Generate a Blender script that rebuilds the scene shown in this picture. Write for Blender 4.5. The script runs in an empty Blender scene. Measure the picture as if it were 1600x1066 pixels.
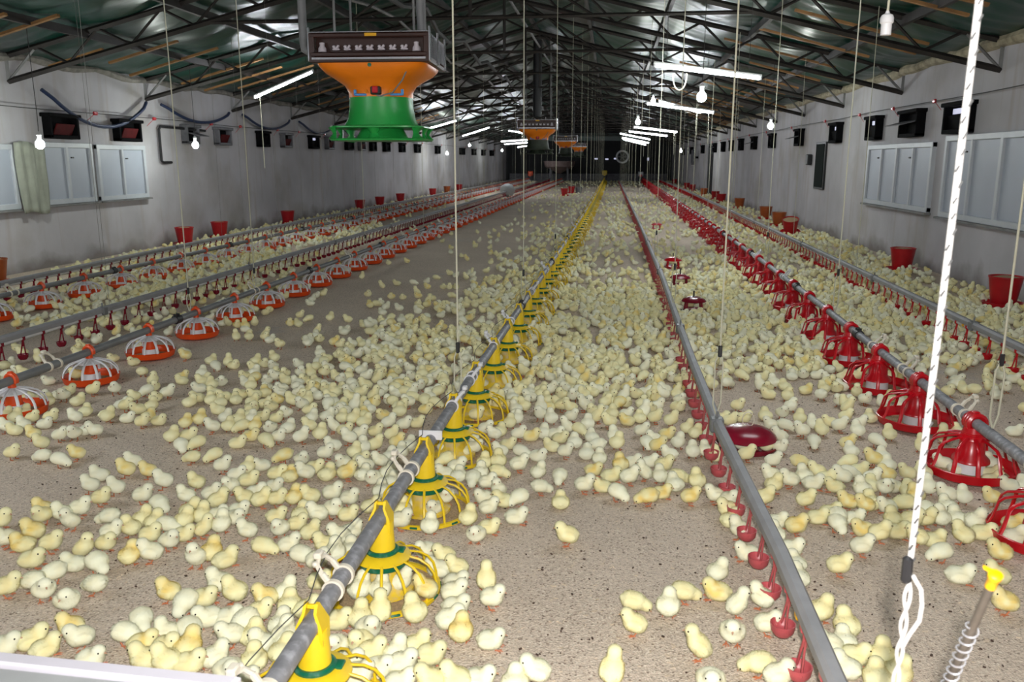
import bpy, bmesh, math, random
import numpy as np
from mathutils import Vector, Matrix, Quaternion, noise as mnoise

C = bpy.context.scene.collection
sc = bpy.context.scene
R = math.radians
rnd = random.Random(7)
nrg = np.random.default_rng(11)

FLASH_W = 350
TUBE_E = 170
BULB_E = 280
# ------------------------------------------------------------------ camera, world, flash, exposure
CAM_H = 1.4
FPX = 1300.0
cam_d = bpy.data.cameras.new('camera')
cam_d.sensor_width = 36.0
cam_d.lens = FPX / 1600 * 36
cam_d.clip_start = 0.05
cam_d.clip_end = 200
cam_d.dof.use_dof = True
cam_d.dof.focus_distance = 4.5
cam_d.dof.aperture_fstop = 7.0
cam = bpy.data.objects.new('camera', cam_d)
C.objects.link(cam)
sc.camera = cam
# the building runs along +Y; the camera looks 12 degrees down and a little to the left of it
yaw = math.atan2(956 - 800, math.hypot(1300, 533 - 251))
pitch = -math.atan2(533 - 251, 1300)
cam.location = (0, 0, CAM_H)
cam.rotation_euler = (R(90) + pitch, 0, yaw)

sc.view_settings.view_transform = 'Standard'
sc.view_settings.look = 'None'
sc.view_settings.gamma = 1.0
sc.view_settings.use_curve_mapping = False
sc.view_settings.exposure = 0.0

world = bpy.data.worlds.new('night')
world.use_nodes = True
world.node_tree.nodes['Background'].inputs[0].default_value = (0.02, 0.022, 0.03, 1)
world.node_tree.nodes['Background'].inputs[1].default_value = 0.3
sc.world = world

# the camera's own flash, a hand above and beside the lens
fl = bpy.data.lights.new('camera_flash', 'POINT')
fl.energy = FLASH_W
fl.color = (1.0, 0.975, 0.95)
fl.shadow_soft_size = 0.025
flo = bpy.data.objects.new('camera_flash', fl)
flo.location = (0.035, -0.02, 1.53)
C.objects.link(flo)

# ------------------------------------------------------------------ materials
def mk(name, col, rough=0.6, metal=0.0, spec=0.5, vary=0.0, vscale=8.0, bump=0.0, bscale=60.0, col2=None, c2lo=0.5, c2hi=0.65, c2scale=3.0, emis=None, estr=0.0, alpha=None):
    m = bpy.data.materials.new(name)
    m.use_nodes = True
    nt = m.node_tree
    b = nt.nodes['Principled BSDF']
    b.inputs['Base Color'].default_value = (*col, 1)
    b.inputs['Roughness'].default_value = rough
    b.inputs['Metallic'].default_value = metal
    b.inputs['Specular IOR Level'].default_value = spec
    co = nt.nodes.new('ShaderNodeTexCoord')
    last = None
    if col2 is not None:
        n = nt.nodes.new('ShaderNodeTexNoise'); n.inputs['Scale'].default_value = c2scale; n.inputs['Detail'].default_value = 6
        nt.links.new(co.outputs['Object'], n.inputs['Vector'])
        mr = nt.nodes.new('ShaderNodeMapRange'); mr.inputs[1].default_value = c2lo; mr.inputs[2].default_value = c2hi
        nt.links.new(n.outputs['Fac'], mr.inputs[0])
        mx = nt.nodes.new('ShaderNodeMix'); mx.data_type = 'RGBA'
        mx.inputs['A'].default_value = (*col, 1); mx.inputs['B'].default_value = (*col2, 1)
        nt.links.new(mr.outputs[0], mx.inputs['Factor'])
        last = mx.outputs['Result']
    if vary > 0:
        n = nt.nodes.new('ShaderNodeTexNoise'); n.inputs['Scale'].default_value = vscale; n.inputs['Detail'].default_value = 5
        nt.links.new(co.outputs['Object'], n.inputs['Vector'])
        mr = nt.nodes.new('ShaderNodeMapRange'); mr.inputs[1].default_value = 0.3; mr.inputs[2].default_value = 0.7
        mr.inputs[3].default_value = 1 - vary; mr.inputs[4].default_value = 1 + vary * 0.6
        nt.links.new(n.outputs['Fac'], mr.inputs[0])
        mu = nt.nodes.new('ShaderNodeMix'); mu.data_type = 'RGBA'; mu.blend_type = 'MULTIPLY'; mu.inputs['Factor'].default_value = 1
        if last is not None: nt.links.new(last, mu.inputs['A'])
        else: mu.inputs['A'].default_value = (*col, 1)
        nt.links.new(mr.outputs[0], mu.inputs['B'])
        last = mu.outputs['Result']
    if last is not None:
        nt.links.new(last, b.inputs['Base Color'])
    if bump > 0:
        n = nt.nodes.new('ShaderNodeTexNoise'); n.inputs['Scale'].default_value = bscale; n.inputs['Detail'].default_value = 4
        nt.links.new(co.outputs['Object'], n.inputs['Vector'])
        bp = nt.nodes.new('ShaderNodeBump'); bp.inputs['Strength'].default_value = bump; bp.inputs['Distance'].default_value = 0.01
        nt.links.new(n.outputs['Fac'], bp.inputs['Height'])
        nt.links.new(bp.outputs[0], b.inputs['Normal'])
    if emis is not None:
        b.inputs['Emission Color'].default_value = (*emis, 1)
        b.inputs['Emission Strength'].default_value = estr
    return m

M = {}
M['yellow'] = mk('yellow_plastic', (0.80, 0.56, 0.015), 0.42, vary=0.12, vscale=14)
M['dusty_yellow'] = mk('dusty_yellow_plastic', (0.72, 0.50, 0.03), 0.55, vary=0.2, vscale=20, col2=(0.60, 0.46, 0.20), c2scale=25)
M['green'] = mk('green_plastic', (0.0, 0.12, 0.06), 0.4, vary=0.15, col2=(0.16, 0.30, 0.24), c2lo=0.52, c2hi=0.8, c2scale=30)
M['red'] = mk('red_plastic', (0.50, 0.003, 0.010), 0.28, vary=0.15, vscale=16)
M['darkred'] = mk('maroon_plastic', (0.22, 0.006, 0.022), 0.25, vary=0.2)
M['orange'] = mk('orange_red_plastic', (0.72, 0.07, 0.006), 0.35, vary=0.15)
M['white'] = mk('white_plastic', (0.74, 0.74, 0.76), 0.4, vary=0.08)
M['cream'] = mk('cream_plastic', (0.70, 0.65, 0.54), 0.5, vary=0.12)
M['galv'] = mk('galvanised_steel', (0.235, 0.235, 0.25), 0.55, metal=0.12, vary=0.25, vscale=24, col2=(0.36, 0.36, 0.385), c2scale=35)
M['grey'] = mk('grey_pvc', (0.17, 0.175, 0.18), 0.5, vary=0.15)
M['rail'] = mk('rail_aluminium', (0.30, 0.30, 0.31), 0.65, metal=0.08, vary=0.14, vscale=10)
M['whitepipe'] = mk('white_pipe', (0.62, 0.61, 0.60), 0.45, vary=0.1)
M['cup'] = mk('pink_red_cup', (0.50, 0.09, 0.10), 0.4, vary=0.2, vscale=30)
M['black'] = mk('black_plastic', (0.012, 0.012, 0.014), 0.5, vary=0.2)
M['steel'] = mk('bright_steel', (0.62, 0.62, 0.64), 0.25, metal=0.9)
M['rod'] = mk('standpipe_steel', (0.10, 0.085, 0.07), 0.45, metal=0.3, vary=0.2, vscale=30)
M['cap'] = mk('bright_yellow_cap', (0.72, 0.37, 0.0), 0.4)
M['cord'] = mk('nylon_cord', (0.50, 0.49, 0.38), 0.7)
M['dcord'] = mk('dark_cord', (0.05, 0.05, 0.05), 0.7)
M['rope'] = mk('white_rope', (0.50, 0.485, 0.47), 0.7, vary=0.1, vscale=80)
M['feed'] = mk('feed_crumbs', (0.46, 0.33, 0.19), 0.9, vary=0.4, vscale=160, bump=0.6, bscale=220)
M['trussm'] = mk('truss_steel', (0.036, 0.031, 0.029), 0.6, metal=0.2, vary=0.4, vscale=5)
M['trussp'] = mk('truss_foot_paint', (0.20, 0.20, 0.20), 0.6, vary=0.4, vscale=5)
M['timber'] = mk('timber_batten', (0.33, 0.17, 0.06), 0.7, vary=0.3, vscale=6)
M['plaster'] = mk('grey_plaster_bead', (0.24, 0.225, 0.20), 0.9, vary=0.4, vscale=9, bump=0.8, bscale=25)
M['coil'] = mk('coil_steel', (0.36, 0.36, 0.38), 0.35, metal=0.3)
M['foam'] = mk('sprayed_foam', (0.42, 0.37, 0.26), 0.9, vary=0.4, vscale=9, bump=0.8, bscale=25)
M['hose'] = mk('blue_hose', (0.02, 0.035, 0.09), 0.4)
M['bucket_r'] = mk('red_bucket', (0.42, 0.006, 0.012), 0.35, vary=0.15)
M['bucket_o'] = mk('brown_bucket', (0.36, 0.075, 0.012), 0.4, vary=0.15)
M['hbrown'] = mk('heater_brown_enamel', (0.038, 0.014, 0.010), 0.35, vary=0.2)
M['horange'] = mk('heater_orange', (0.80, 0.20, 0.005), 0.35, vary=0.08, vscale=6)
M['hgreen'] = mk('heater_green', (0.02, 0.33, 0.06), 0.35, vary=0.08, vscale=6)
M['chrome'] = mk('chrome_trim', (0.68, 0.70, 0.74), 0.18, metal=1.0)
M['ceramic'] = mk('burner_ceramic', (0.55, 0.50, 0.54), 0.5)
M['blue'] = mk('blue_sticker', (0.05, 0.26, 0.62), 0.5)
M['shutter'] = mk('shutter_panel', (0.44, 0.48, 0.56), 0.5, vary=0.06, vscale=2)
M['frame'] = mk('window_frame', (0.55, 0.58, 0.62), 0.45, vary=0.05)
M['ventbox'] = mk('vent_box', (0.005, 0.005, 0.006), 0.9, spec=0.1, vary=0.3)
M['ventgrey'] = mk('vent_grey', (0.13, 0.13, 0.145), 0.6, vary=0.3)
M['ventred'] = mk('vent_red', (0.085, 0.006, 0.007), 0.8, spec=0.2, vary=0.3)
M['daylight'] = mk('daylight_slit', (0.8, 0.8, 0.9), 0.5, emis=(0.72, 0.74, 1.0), estr=0.6)
M['curtain'] = mk('curtain_cloth', (0.34, 0.36, 0.30), 0.85, vary=0.2, vscale=5)
M['tube_on'] = mk('lit_tube', (1, 1, 1), 0.4, emis=(0.90, 0.95, 1.0), estr=TUBE_E)
M['bulb_on'] = mk('lit_bulb', (1, 1, 1), 0.4, emis=(0.93, 1.0, 0.93), estr=BULB_E)
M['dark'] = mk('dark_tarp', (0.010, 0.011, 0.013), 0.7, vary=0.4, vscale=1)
M['farwhite'] = mk('pale_tank', (0.30, 0.22, 0.21), 0.4, vary=0.2)
M['crate'] = mk('white_crate', (0.55, 0.53, 0.585), 0.45, vary=0.06)
M['crategroove'] = mk('crate_panel', (0.33, 0.34, 0.34), 0.6, vary=0.1)
M['eye'] = mk('chick_eye', (0.006, 0.005, 0.005), 0.12)
M['beak'] = mk('chick_beak', (0.46, 0.27, 0.17), 0.45)
M['leg'] = mk('chick_leg', (0.52, 0.17, 0.075), 0.5)

def chick_material(name, attr, thin=False):
    m = bpy.data.materials.new(name); m.use_nodes = True
    nt = m.node_tree; b = nt.nodes['Principled BSDF']
    b.inputs['Roughness'].default_value = 0.9
    b.inputs['Specular IOR Level'].default_value = 0.1
    if thin:                       # single hairs let the light through
        tr = nt.nodes.new('ShaderNodeBsdfTranslucent'); df = nt.nodes.new('ShaderNodeBsdfDiffuse'); ms = nt.nodes.new('ShaderNodeMixShader'); ms.inputs[0].default_value = 0.22
        nt.links.new(df.outputs[0], ms.inputs[1]); nt.links.new(tr.outputs[0], ms.inputs[2])
        nt.links.new(ms.outputs[0], nt.nodes['Material Output'].inputs['Surface'])
    a = nt.nodes.new('ShaderNodeAttribute'); a.attribute_name = 'tint'
    if attr:
        nt.links.new(a.outputs['Color'], b.inputs['Base Color'])
    else:
        oi = nt.nodes.new('ShaderNodeObjectInfo')
        mu = nt.nodes.new('ShaderNodeMath'); mu.operation = 'MULTIPLY'
        nt.links.new(a.outputs['Fac'], mu.inputs[0]); nt.links.new(oi.outputs['Alpha'], mu.inputs[1])
        mx = nt.nodes.new('ShaderNodeMix'); mx.data_type = 'RGBA'
        mx.inputs['B'].default_value = (*GOLD, 1)
        nt.links.new(oi.outputs['Color'], mx.inputs['A']); nt.links.new(mu.outputs[0], mx.inputs['Factor'])
        nt.links.new(mx.outputs['Result'], b.inputs['Base Color'])
        if thin: nt.links.new(mx.outputs['Result'], tr.inputs['Color']); nt.links.new(mx.outputs['Result'], df.inputs['Color'])
    return m
GOLD = (0.83, 0.63, 0.19)
BASE = {'w': (0.86, 0.86, 0.67), 'y': (0.86, 0.83, 0.52), 'g': (0.85, 0.80, 0.47)}
GSTR = {'w': 0.18, 'y': 0.34, 'g': 0.9}
M['down'] = chick_material('chick_down', False)
M['hair'] = chick_material('chick_down_hair', False, True)
M['flock'] = chick_material('flock_down', True)

# litter floor
def litter():
    m = bpy.data.materials.new('wood_shavings_litter'); m.use_nodes = True
    nt = m.node_tree; L = nt.links; b = nt.nodes['Principled BSDF']
    b.inputs['Roughness'].default_value = 0.95; b.inputs['Specular IOR Level'].default_value = 0.15
    co = nt.nodes.new('ShaderNodeTexCoord')
    def noise(scale, detail=4, rough=0.6):
        n = nt.nodes.new('ShaderNodeTexNoise'); n.inputs['Scale'].default_value = scale; n.inputs['Detail'].default_value = detail; n.inputs['Roughness'].default_value = rough
        L.new(co.outputs['Object'], n.inputs['Vector']); return n.outputs['Fac']
    def rng_(x, a, b_, c=0, d=1):
        r = nt.nodes.new('ShaderNodeMapRange'); L.new(x, r.inputs[0])
        for i, v in enumerate((a, b_, c, d)): r.inputs[i + 1].default_value = v
        return r.outputs[0]
    def mix(f, A, B, mode='MIX'):
        x = nt.nodes.new('ShaderNodeMix'); x.data_type = 'RGBA'; x.blend_type = mode
        for s, v in (('Factor', f), ('A', A), ('B', B)):
            if isinstance(v, tuple): x.inputs[s].default_value = (*v, 1)
            elif isinstance(v, float): x.inputs[s].default_value = v
            else: L.new(v, x.inputs[s])
        return x.outputs['Result']
    c = mix(rng_(noise(0.9, 5), 0.35, 0.65), (0.68, 0.565, 0.455), (0.78, 0.655, 0.535))
    c = mix(rng_(noise(55, 3, 0.7), 0.35, 0.66), mix(0.3, c, (0.38, 0.285, 0.215)), c)
    v = nt.nodes.new('ShaderNodeTexVoronoi'); v.inputs['Scale'].default_value = 170
    L.new(co.outputs['Object'], v.inputs['Vector'])
    sv = nt.nodes.new('ShaderNodeSeparateColor'); L.new(v.outputs['Color'], sv.inputs[0])
    c = mix(rng_(sv.outputs[0], 0.0, 1.0, 0.76, 1.18), (0.0, 0.0, 0.0), c)
    c = mix(rng_(sv.outputs[1], 0.88, 0.93, 0, 0.55), c, (0.86, 0.77, 0.64))
    c = mix(rng_(sv.outputs[2], 0.93, 0.96, 0, 0.6), c, (0.14, 0.085, 0.055))
    # worn spots where the concrete shows through the litter
    f = rng_(noise(0.55, 6, 0.62), 0.60, 0.72)
    f2 = rng_(noise(3.5, 4), 0.40, 0.62)
    mm = nt.nodes.new('ShaderNodeMath'); mm.operation = 'MULTIPLY'; L.new(f, mm.inputs[0]); L.new(f2, mm.inputs[1])
    c = mix(mm.outputs[0], c, (0.50, 0.48, 0.475))
    L.new(c, b.inputs['Base Color'])
    bp = nt.nodes.new('ShaderNodeBump'); bp.inputs['Strength'].default_value = 0.55; bp.inputs['Distance'].default_value = 0.006
    ad = nt.nodes.new('ShaderNodeMath'); ad.operation = 'ADD'
    L.new(v.outputs['Distance'], ad.inputs[0]); L.new(noise(40, 4), ad.inputs[1])
    L.new(ad.outputs[0], bp.inputs['Height']); L.new(bp.outputs[0], b.inputs['Normal'])
    return m
M['litter'] = litter()

def wallmat():
    m = mk('whitewashed_wall', (0.525, 0.51, 0.54), 0.85, vary=0.16, vscale=1.1, bump=0.35, bscale=9, col2=(0.40, 0.37, 0.35), c2lo=0.52, c2hi=0.75, c2scale=0.9)
    nt = m.node_tree; L = nt.links; b = nt.nodes['Principled BSDF']
    src = b.inputs['Base Color'].links[0].from_socket
    # splash dirt along the foot of the wall
    co = nt.nodes.new('ShaderNodeTexCoord'); sx = nt.nodes.new('ShaderNodeSeparateXYZ'); L.new(co.outputs['Object'], sx.inputs[0])
    n = nt.nodes.new('ShaderNodeTexNoise'); n.inputs['Scale'].default_value = 1.6; n.inputs['Detail'].default_value = 6; L.new(co.outputs['Object'], n.inputs['Vector'])
    ml = nt.nodes.new('ShaderNodeMath'); ml.operation = 'MULTIPLY_ADD'; L.new(n.outputs['Fac'], ml.inputs[0]); ml.inputs[1].default_value = -0.75; L.new(sx.outputs['Z'], ml.inputs[2])
    mr = nt.nodes.new('ShaderNodeMapRange'); L.new(ml.outputs[0], mr.inputs[0])
    for i, v in enumerate((-0.36, -0.16, 0.75, 0.0)): mr.inputs[i + 1].default_value = v
    mx = nt.nodes.new('ShaderNodeMix'); mx.data_type = 'RGBA'; L.new(mr.outputs[0], mx.inputs['Factor']); L.new(src, mx.inputs['A']); mx.inputs['B'].default_value = (0.17, 0.14, 0.12, 1)
    # rusty trickles: vertical streaks
    mp = nt.nodes.new('ShaderNodeMapping'); mp.inputs['Scale'].default_value = (2.2, 2.2, 0.16); L.new(co.outputs['Object'], mp.inputs[0])
    n2 = nt.nodes.new('ShaderNodeTexNoise'); n2.inputs['Scale'].default_value = 2.2; n2.inputs['Detail'].default_value = 5; L.new(mp.outputs[0], n2.inputs['Vector'])
    mr2 = nt.nodes.new('ShaderNodeMapRange'); L.new(n2.outputs['Fac'], mr2.inputs[0])
    for i, v in enumerate((0.55, 0.78, 0.0, 0.6)): mr2.inputs[i + 1].default_value = v
    mx2 = nt.nodes.new('ShaderNodeMix'); mx2.data_type = 'RGBA'; L.new(mr2.outputs[0], mx2.inputs['Factor']); L.new(mx.outputs['Result'], mx2.inputs['A']); mx2.inputs['B'].default_value = (0.36, 0.29, 0.24, 1)
    L.new(mx2.outputs['Result'], b.inputs['Base Color'])
    return m
M['wall'] = wallmat()
M['tarp'] = mk('green_roof_sheet', (0.006, 0.052, 0.036), 0.36, spec=0.6, vary=0.5, vscale=0.8, col2=(0.10, 0.11, 0.115), c2lo=0.585, c2hi=0.66, c2scale=0.45, bump=0.5, bscale=5)

# ------------------------------------------------------------------ mesh helpers
class MB:
    def __init__(s): s.v = []; s.f = []; s.m = []
    def add(s, vs, fs, mi=0):
        o = len(s.v); s.v.extend(tuple(v) for v in vs); s.f.extend(tuple(o + i for i in f) for f in fs); s.m.extend([mi] * len(fs)); return s
    def box(s, c, d, mi=0, rot=None, bev=0.0):
        x, y, z = (q / 2 for q in d)
        e = min(bev, 0.45 * min(d))
        c = Vector(c)
        if e <= 0:
            vs = [Vector((a, b, w)) for w in (-z, z) for a, b in ((-x, -y), (x, -y), (x, y), (-x, y))]
            fs = [(3, 2, 1, 0), (4, 5, 6, 7), (0, 1, 5, 4), (1, 2, 6, 5), (2, 3, 7, 6), (3, 0, 4, 7)]
        else:
            def ring(ix, iy, w, k):
                a = x - ix; b = y - iy
                return [(-a + k, -b, w), (a - k, -b, w), (a, -b + k, w), (a, b - k, w), (a - k, b, w), (-a + k, b, w), (-a, b - k, w), (-a, -b + k, w)]
            vs = ring(e, e, -z, e * .3) + ring(0, 0, -z + e, e) + ring(0, 0, z - e, e) + ring(e, e, z, e * .3)
            vs = [Vector(v) for v in vs]
            fs = [tuple(reversed(range(8))), tuple(range(24, 32))]
            for r in range(3):
                for i in range(8):
                    j = (i + 1) % 8; fs.append((r * 8 + i, r * 8 + j, r * 8 + 8 + j, r * 8 + 8 + i))
        if rot is not None: vs = [rot @ v for v in vs]
        return s.add([v + c for v in vs], fs, mi)
    def tube(s, pts, r, n=8, mi=0, caps=True, flat=None):
        pts = [Vector(p) for p in pts]; k = len(pts)
        rs = r if isinstance(r, (list, tuple)) else [r] * k
        vs = []; fs = []; up = None
        for i, p in enumerate(pts):
            t = (pts[min(i + 1, k - 1)] - pts[max(i - 1, 0)]).normalized()
            if up is None:
                up = Vector((0, 0, 1)) if abs(t.z) < 0.95 else Vector((1, 0, 0))
            a = t.cross(up)
            if a.length < 1e-6: a = t.cross(Vector((0.3, 1, 0.1)))
            a.normalize(); b = a.cross(t).normalized(); up = b
            fx, fy = flat or (1, 1)
            for j in range(n):
                q = 2 * math.pi * j / n
                vs.append(p + (a * math.cos(q) * fx + b * math.sin(q) * fy) * rs[i])
        for i in range(k - 1):
            for j in range(n):
                h = (j + 1) % n
                fs.append((i * n + j, i * n + h, (i + 1) * n + h, (i + 1) * n + j))
        if caps:
            fs.append(tuple(reversed(range(n)))); fs.append(tuple((k - 1) * n + j for j in range(n)))
        return s.add(vs, fs, mi)
    def lathe(s, prof, n=24, c=(0, 0, 0), mi=0, close=False):
        vs = []; fs = []; k = len(prof)
        for r, z in prof:
            for j in range(n):
                q = 2 * math.pi * j / n
                vs.append((c[0] + r * math.cos(q), c[1] + r * math.sin(q), c[2] + z))
        for i in range(k - 1 + (1 if close else 0)):
            i2 = (i + 1) % k
            for j in range(n):
                h = (j + 1) % n
                fs.append((i * n + j, i * n + h, i2 * n + h, i2 * n + j))
        if not close:
            if prof[0][0] > 1e-5: fs.append(tuple(reversed(range(n))))
            if prof[-1][0] > 1e-5: fs.append(tuple((k - 1) * n + j for j in range(n)))
        return s.add(vs, fs, mi)
    def shell(s, prof, n=24, c=(0, 0, 0), mi=0): return s.lathe(prof, n, c, mi, close=True)
    def ell(s, c, r, n=12, mi=0, rot=None):
        k = max(4, n // 2); vs = []; fs = []
        for i in range(k + 1):
            t = math.pi * i / k
            for j in range(n):
                q = 2 * math.pi * j / n
                v = Vector((r[0] * math.sin(t) * math.cos(q), r[1] * math.sin(t) * math.sin(q), r[2] * math.cos(t)))
                if rot is not None: v = rot @ v
                vs.append(v + Vector(c))
        for i in range(k):
            for j in range(n):
                h = (j + 1) % n
                fs.append((i * n + j, (i + 1) * n + j, (i + 1) * n + h, i * n + h))
        return s.add(vs, fs, mi)
    def mesh(s, name, mats, ang=40):
        me = bpy.data.meshes.new(name)
        me.from_pydata(s.v, [], s.f)
        for m in (mats if isinstance(mats, (list, tuple)) else [mats]): me.materials.append(m)
        me.polygons.foreach_set('material_index', s.m)
        me.polygons.foreach_set('use_smooth', [True] * len(s.f))
        bm = bmesh.new(); bm.from_mesh(me)
        bmesh.ops.remove_doubles(bm, verts=bm.verts, dist=1e-6)
        bmesh.ops.recalc_face_normals(bm, faces=bm.faces)
        bm.to_mesh(me); bm.free()
        me.set_sharp_from_angle(angle=R(ang))
        me.update()
        return me
    def build(s, name, mats, parent=None, ang=40):
        o = bpy.data.objects.new(name, s.mesh(name, mats, ang))
        C.objects.link(o)
        if parent is not None: o.parent = parent
        return o

def tag(o, label=None, cat=None, group=None, kind=None):
    if label: o['label'] = label
    if cat: o['category'] = cat
    if group: o['group'] = group
    if kind: o['kind'] = kind
    return o
def empty(name, loc=(0, 0, 0), rz=0.0):
    o = bpy.data.objects.new(name, None); o.empty_display_size = 0.1
    o.location = loc; o.rotation_euler = (0, 0, rz); C.objects.link(o); return o
def kids(o): return [c for c in C.objects if c.parent is o]
KID = {}
def dup(root, loc, rz=None, label=None, group=None):
    if root not in KID:
        KID[root] = [(c, [g for g in kids(c)]) for c in kids(root)]
    r = root.copy(); C.objects.link(r); r.location = loc
    if rz is not None: r.rotation_euler = (0, 0, rz)
    if label: r['label'] = label
    if group: r['group'] = group
    for ch, gs in KID[root]:
        c = ch.copy(); C.objects.link(c); c.parent = r
        for g in gs:
            d = g.copy(); C.objects.link(d); d.parent = c
    return r
ONES = 'first second third fourth fifth sixth seventh eighth ninth tenth eleventh twelfth thirteenth fourteenth fifteenth sixteenth seventeenth eighteenth nineteenth'.split()
TENS = {20: 'twenty', 30: 'thirty', 40: 'forty', 50: 'fifty', 60: 'sixty', 70: 'seventy', 80: 'eighty', 90: 'ninety'}
TENTH = {20: 'twentieth', 30: 'thirtieth', 40: 'fortieth', 50: 'fiftieth', 60: 'sixtieth', 70: 'seventieth', 80: 'eightieth', 90: 'ninetieth'}
def nth(k):
    if k < 20: return ONES[k - 1]
    if k >= 100: return 'hundredth' if k == 100 else 'hundred and ' + nth(k - 100)
    t = k // 10 * 10
    return TENTH[t] if k == t else TENS[t] + '-' + ONES[k - t - 1]
def path_x(path, y):
    return float(np.interp(y, [p[1] for p in path], [p[0] for p in path]))

# ------------------------------------------------------------------ the shed
XL, XR, Y0, Y1 = -7.45, 4.15, -2.0, 60.0
XC, ZR = -1.65, 4.25
ZE = 2.72
def roof_z(x):
    return ZE + (ZR - ZE) * (1 - (abs(x - XC) / (XR - XC if x > XC else XC - XL)))
fm = MB().box(((XL + XR) / 2, (Y0 + Y1) / 2, -0.05), (XR - XL + 0.6, Y1 - Y0 + 0.6, 0.1))
tag(fm.build('floor', M['litter']), 'shed floor covered with pale wood shaving litter', 'floor', kind='structure')
for side, x in (('left', XL - 0.12), ('right', XR + 0.12)):
    w = MB()
    w.box((x, (Y0 + Y1) / 2, 1.4), (0.24, Y1 - Y0, 2.8))
    # pilasters every bay
    tag(w.build('wall_' + side, M['wall']), f'whitewashed stained long wall on the {side}', 'wall', kind='structure')
g = MB()
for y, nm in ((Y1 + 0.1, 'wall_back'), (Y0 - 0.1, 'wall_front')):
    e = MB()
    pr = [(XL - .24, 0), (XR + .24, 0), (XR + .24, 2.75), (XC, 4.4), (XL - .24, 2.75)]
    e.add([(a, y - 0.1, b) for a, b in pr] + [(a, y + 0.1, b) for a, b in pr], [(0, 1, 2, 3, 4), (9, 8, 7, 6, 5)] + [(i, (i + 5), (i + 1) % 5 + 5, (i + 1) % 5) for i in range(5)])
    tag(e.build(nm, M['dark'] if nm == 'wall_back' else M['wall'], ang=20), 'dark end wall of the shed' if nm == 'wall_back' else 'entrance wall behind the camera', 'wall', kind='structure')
# roof lining: a sheet sagging between purlins and trusses
TRUSS_Y = [0.6 + 3.12 * k for k in range(19)]
PUR = [-1.0, -2.45, -3.9, -5.35, -6.6, -2.3 + 2.3, 0.95, 2.25, 3.4]
PUR_S = sorted(set([XL, XR, XC] + [-2.75, -3.95, -5.15, -6.35, -0.45, 0.75, 1.95, 3.1]))
def sheet():
    nx, ny = 100, 900
    xs = np.linspace(XL - .1, XR + .1, nx); ys = np.linspace(Y0 - .1, Y1 + .1, ny)
    vs = []
    for y in ys:
        ty = ((y - 0.6) % 3.12) / 3.12
        for x in xs:
            i = min(max(np.searchsorted(PUR_S, x) - 1, 0), len(PUR_S) - 2)
            tx = min(max((x - PUR_S[i]) / (PUR_S[i + 1] - PUR_S[i]), 0), 1)
            h = mnoise.noise(Vector((x * 0.9, y * 0.55, 3.3)))
            z = roof_z(min(max(x, XL), XR)) - 0.02
            sg = math.sin(math.pi * tx)
            z -= (0.10 + 0.07 * h) * sg * (0.35 + 0.65 * abs(math.sin(math.pi * ty)))
            z += 0.034 * mnoise.noise(Vector((x * .9, y * 3.6, 9.1))) * sg + 0.020 * mnoise.noise(Vector((x * 1.3, y * 7.5, 1.7)))
            vs.append((x, y, z))
    fs = [(j * nx + i, j * nx + i + 1, (j + 1) * nx + i + 1, (j + 1) * nx + i) for j in range(ny - 1) for i in range(nx - 1)]
    m = MB(); m.add(vs, fs)
    me = bpy.data.meshes.new('ceiling'); me.from_pydata(vs, [], fs); me.materials.append(M['tarp'])
    me.polygons.foreach_set('use_smooth', [True] * len(fs))
    o = bpy.data.objects.new('ceiling', me); C.objects.link(o)
    tag(o, 'dark green sagging sheet lining under the pitched roof', 'ceiling', kind='structure')
sheet()
# foam bead along both eaves
for side, x, sx in (('left', XL, 1), ('right', XR, -1)):
    pts = []; rs = []
    for k in range(260):
        y = Y0 + 0.2 + k * (Y1 - Y0 - .4) / 259
        n1 = mnoise.noise(Vector((y * 1.3, 2.2, sx)))
        pts.append((x + sx * (0.01 + 0.02 * n1), y, 2.66 + 0.05 * n1)); rs.append((0.05 if sx > 0 else 0.07) + 0.03 * mnoise.noise(Vector((y * 2.6, 7, sx))))
    tag(MB().tube(pts, rs, 8).build('trim_1' if side == 'left' else 'trim_2', M['foam' if side == 'right' else 'plaster']), f'lumpy {"pale foam" if side == "right" else "grey plaster"} bead under the {side} eave', 'trim', kind='structure')
# trusses
def lat(m, a, b, w, mi=0): m.tube([a, b], w, 4, mi)
def truss(y):
    m = MB()
    for sgn, xw in ((1, XR), (-1, XL)):
        run = abs(xw - XC)
        lo = lambda t: (xw - sgn * run * t, y, 2.36 + 1.42 * t)
        up = lambda t: (xw - sgn * run * t, y, 2.66 + 1.42 * t)
        lat(m, lo(0), lo(1), 0.036); lat(m, up(0), up(1), 0.036)
        lat(m, lo(0), up(0), 0.03, 1)
        n = 7
        for k in range(n):
            a, b, c = k / n, (k + .5) / n, (k + 1) / n
            lat(m, lo(a), up(b), 0.017, 1 if k < 1 else 0); lat(m, up(b), lo(c), 0.017)
    zc = 3.0
    x1 = XR - (XR - XC) * (zc - 2.36) / 1.42; x2 = XL + (XC - XL) * (zc - 2.36) / 1.42
    lat(m, (x1, y, zc), (x2, y, zc), 0.022)
    lat(m, (XC, y, zc), (XC, y, 3.8), 0.022)
    for sgn in (-1, 1): lat(m, (XC + sgn * 1.4, y, zc), (XC + sgn * .2, y, 3.76), 0.016)
    return m.mesh('roof_truss', [M['trussm'], M['trussp']], 20)
tme = truss(0.0)
for y in TRUSS_Y:
    o = bpy.data.objects.new('roof_truss', tme); o.location = (0, y, 0); C.objects.link(o)
    tag(o, 'dark lattice steel roof truss spanning the shed', 'truss', 'roof trusses', 'structure')
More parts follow.
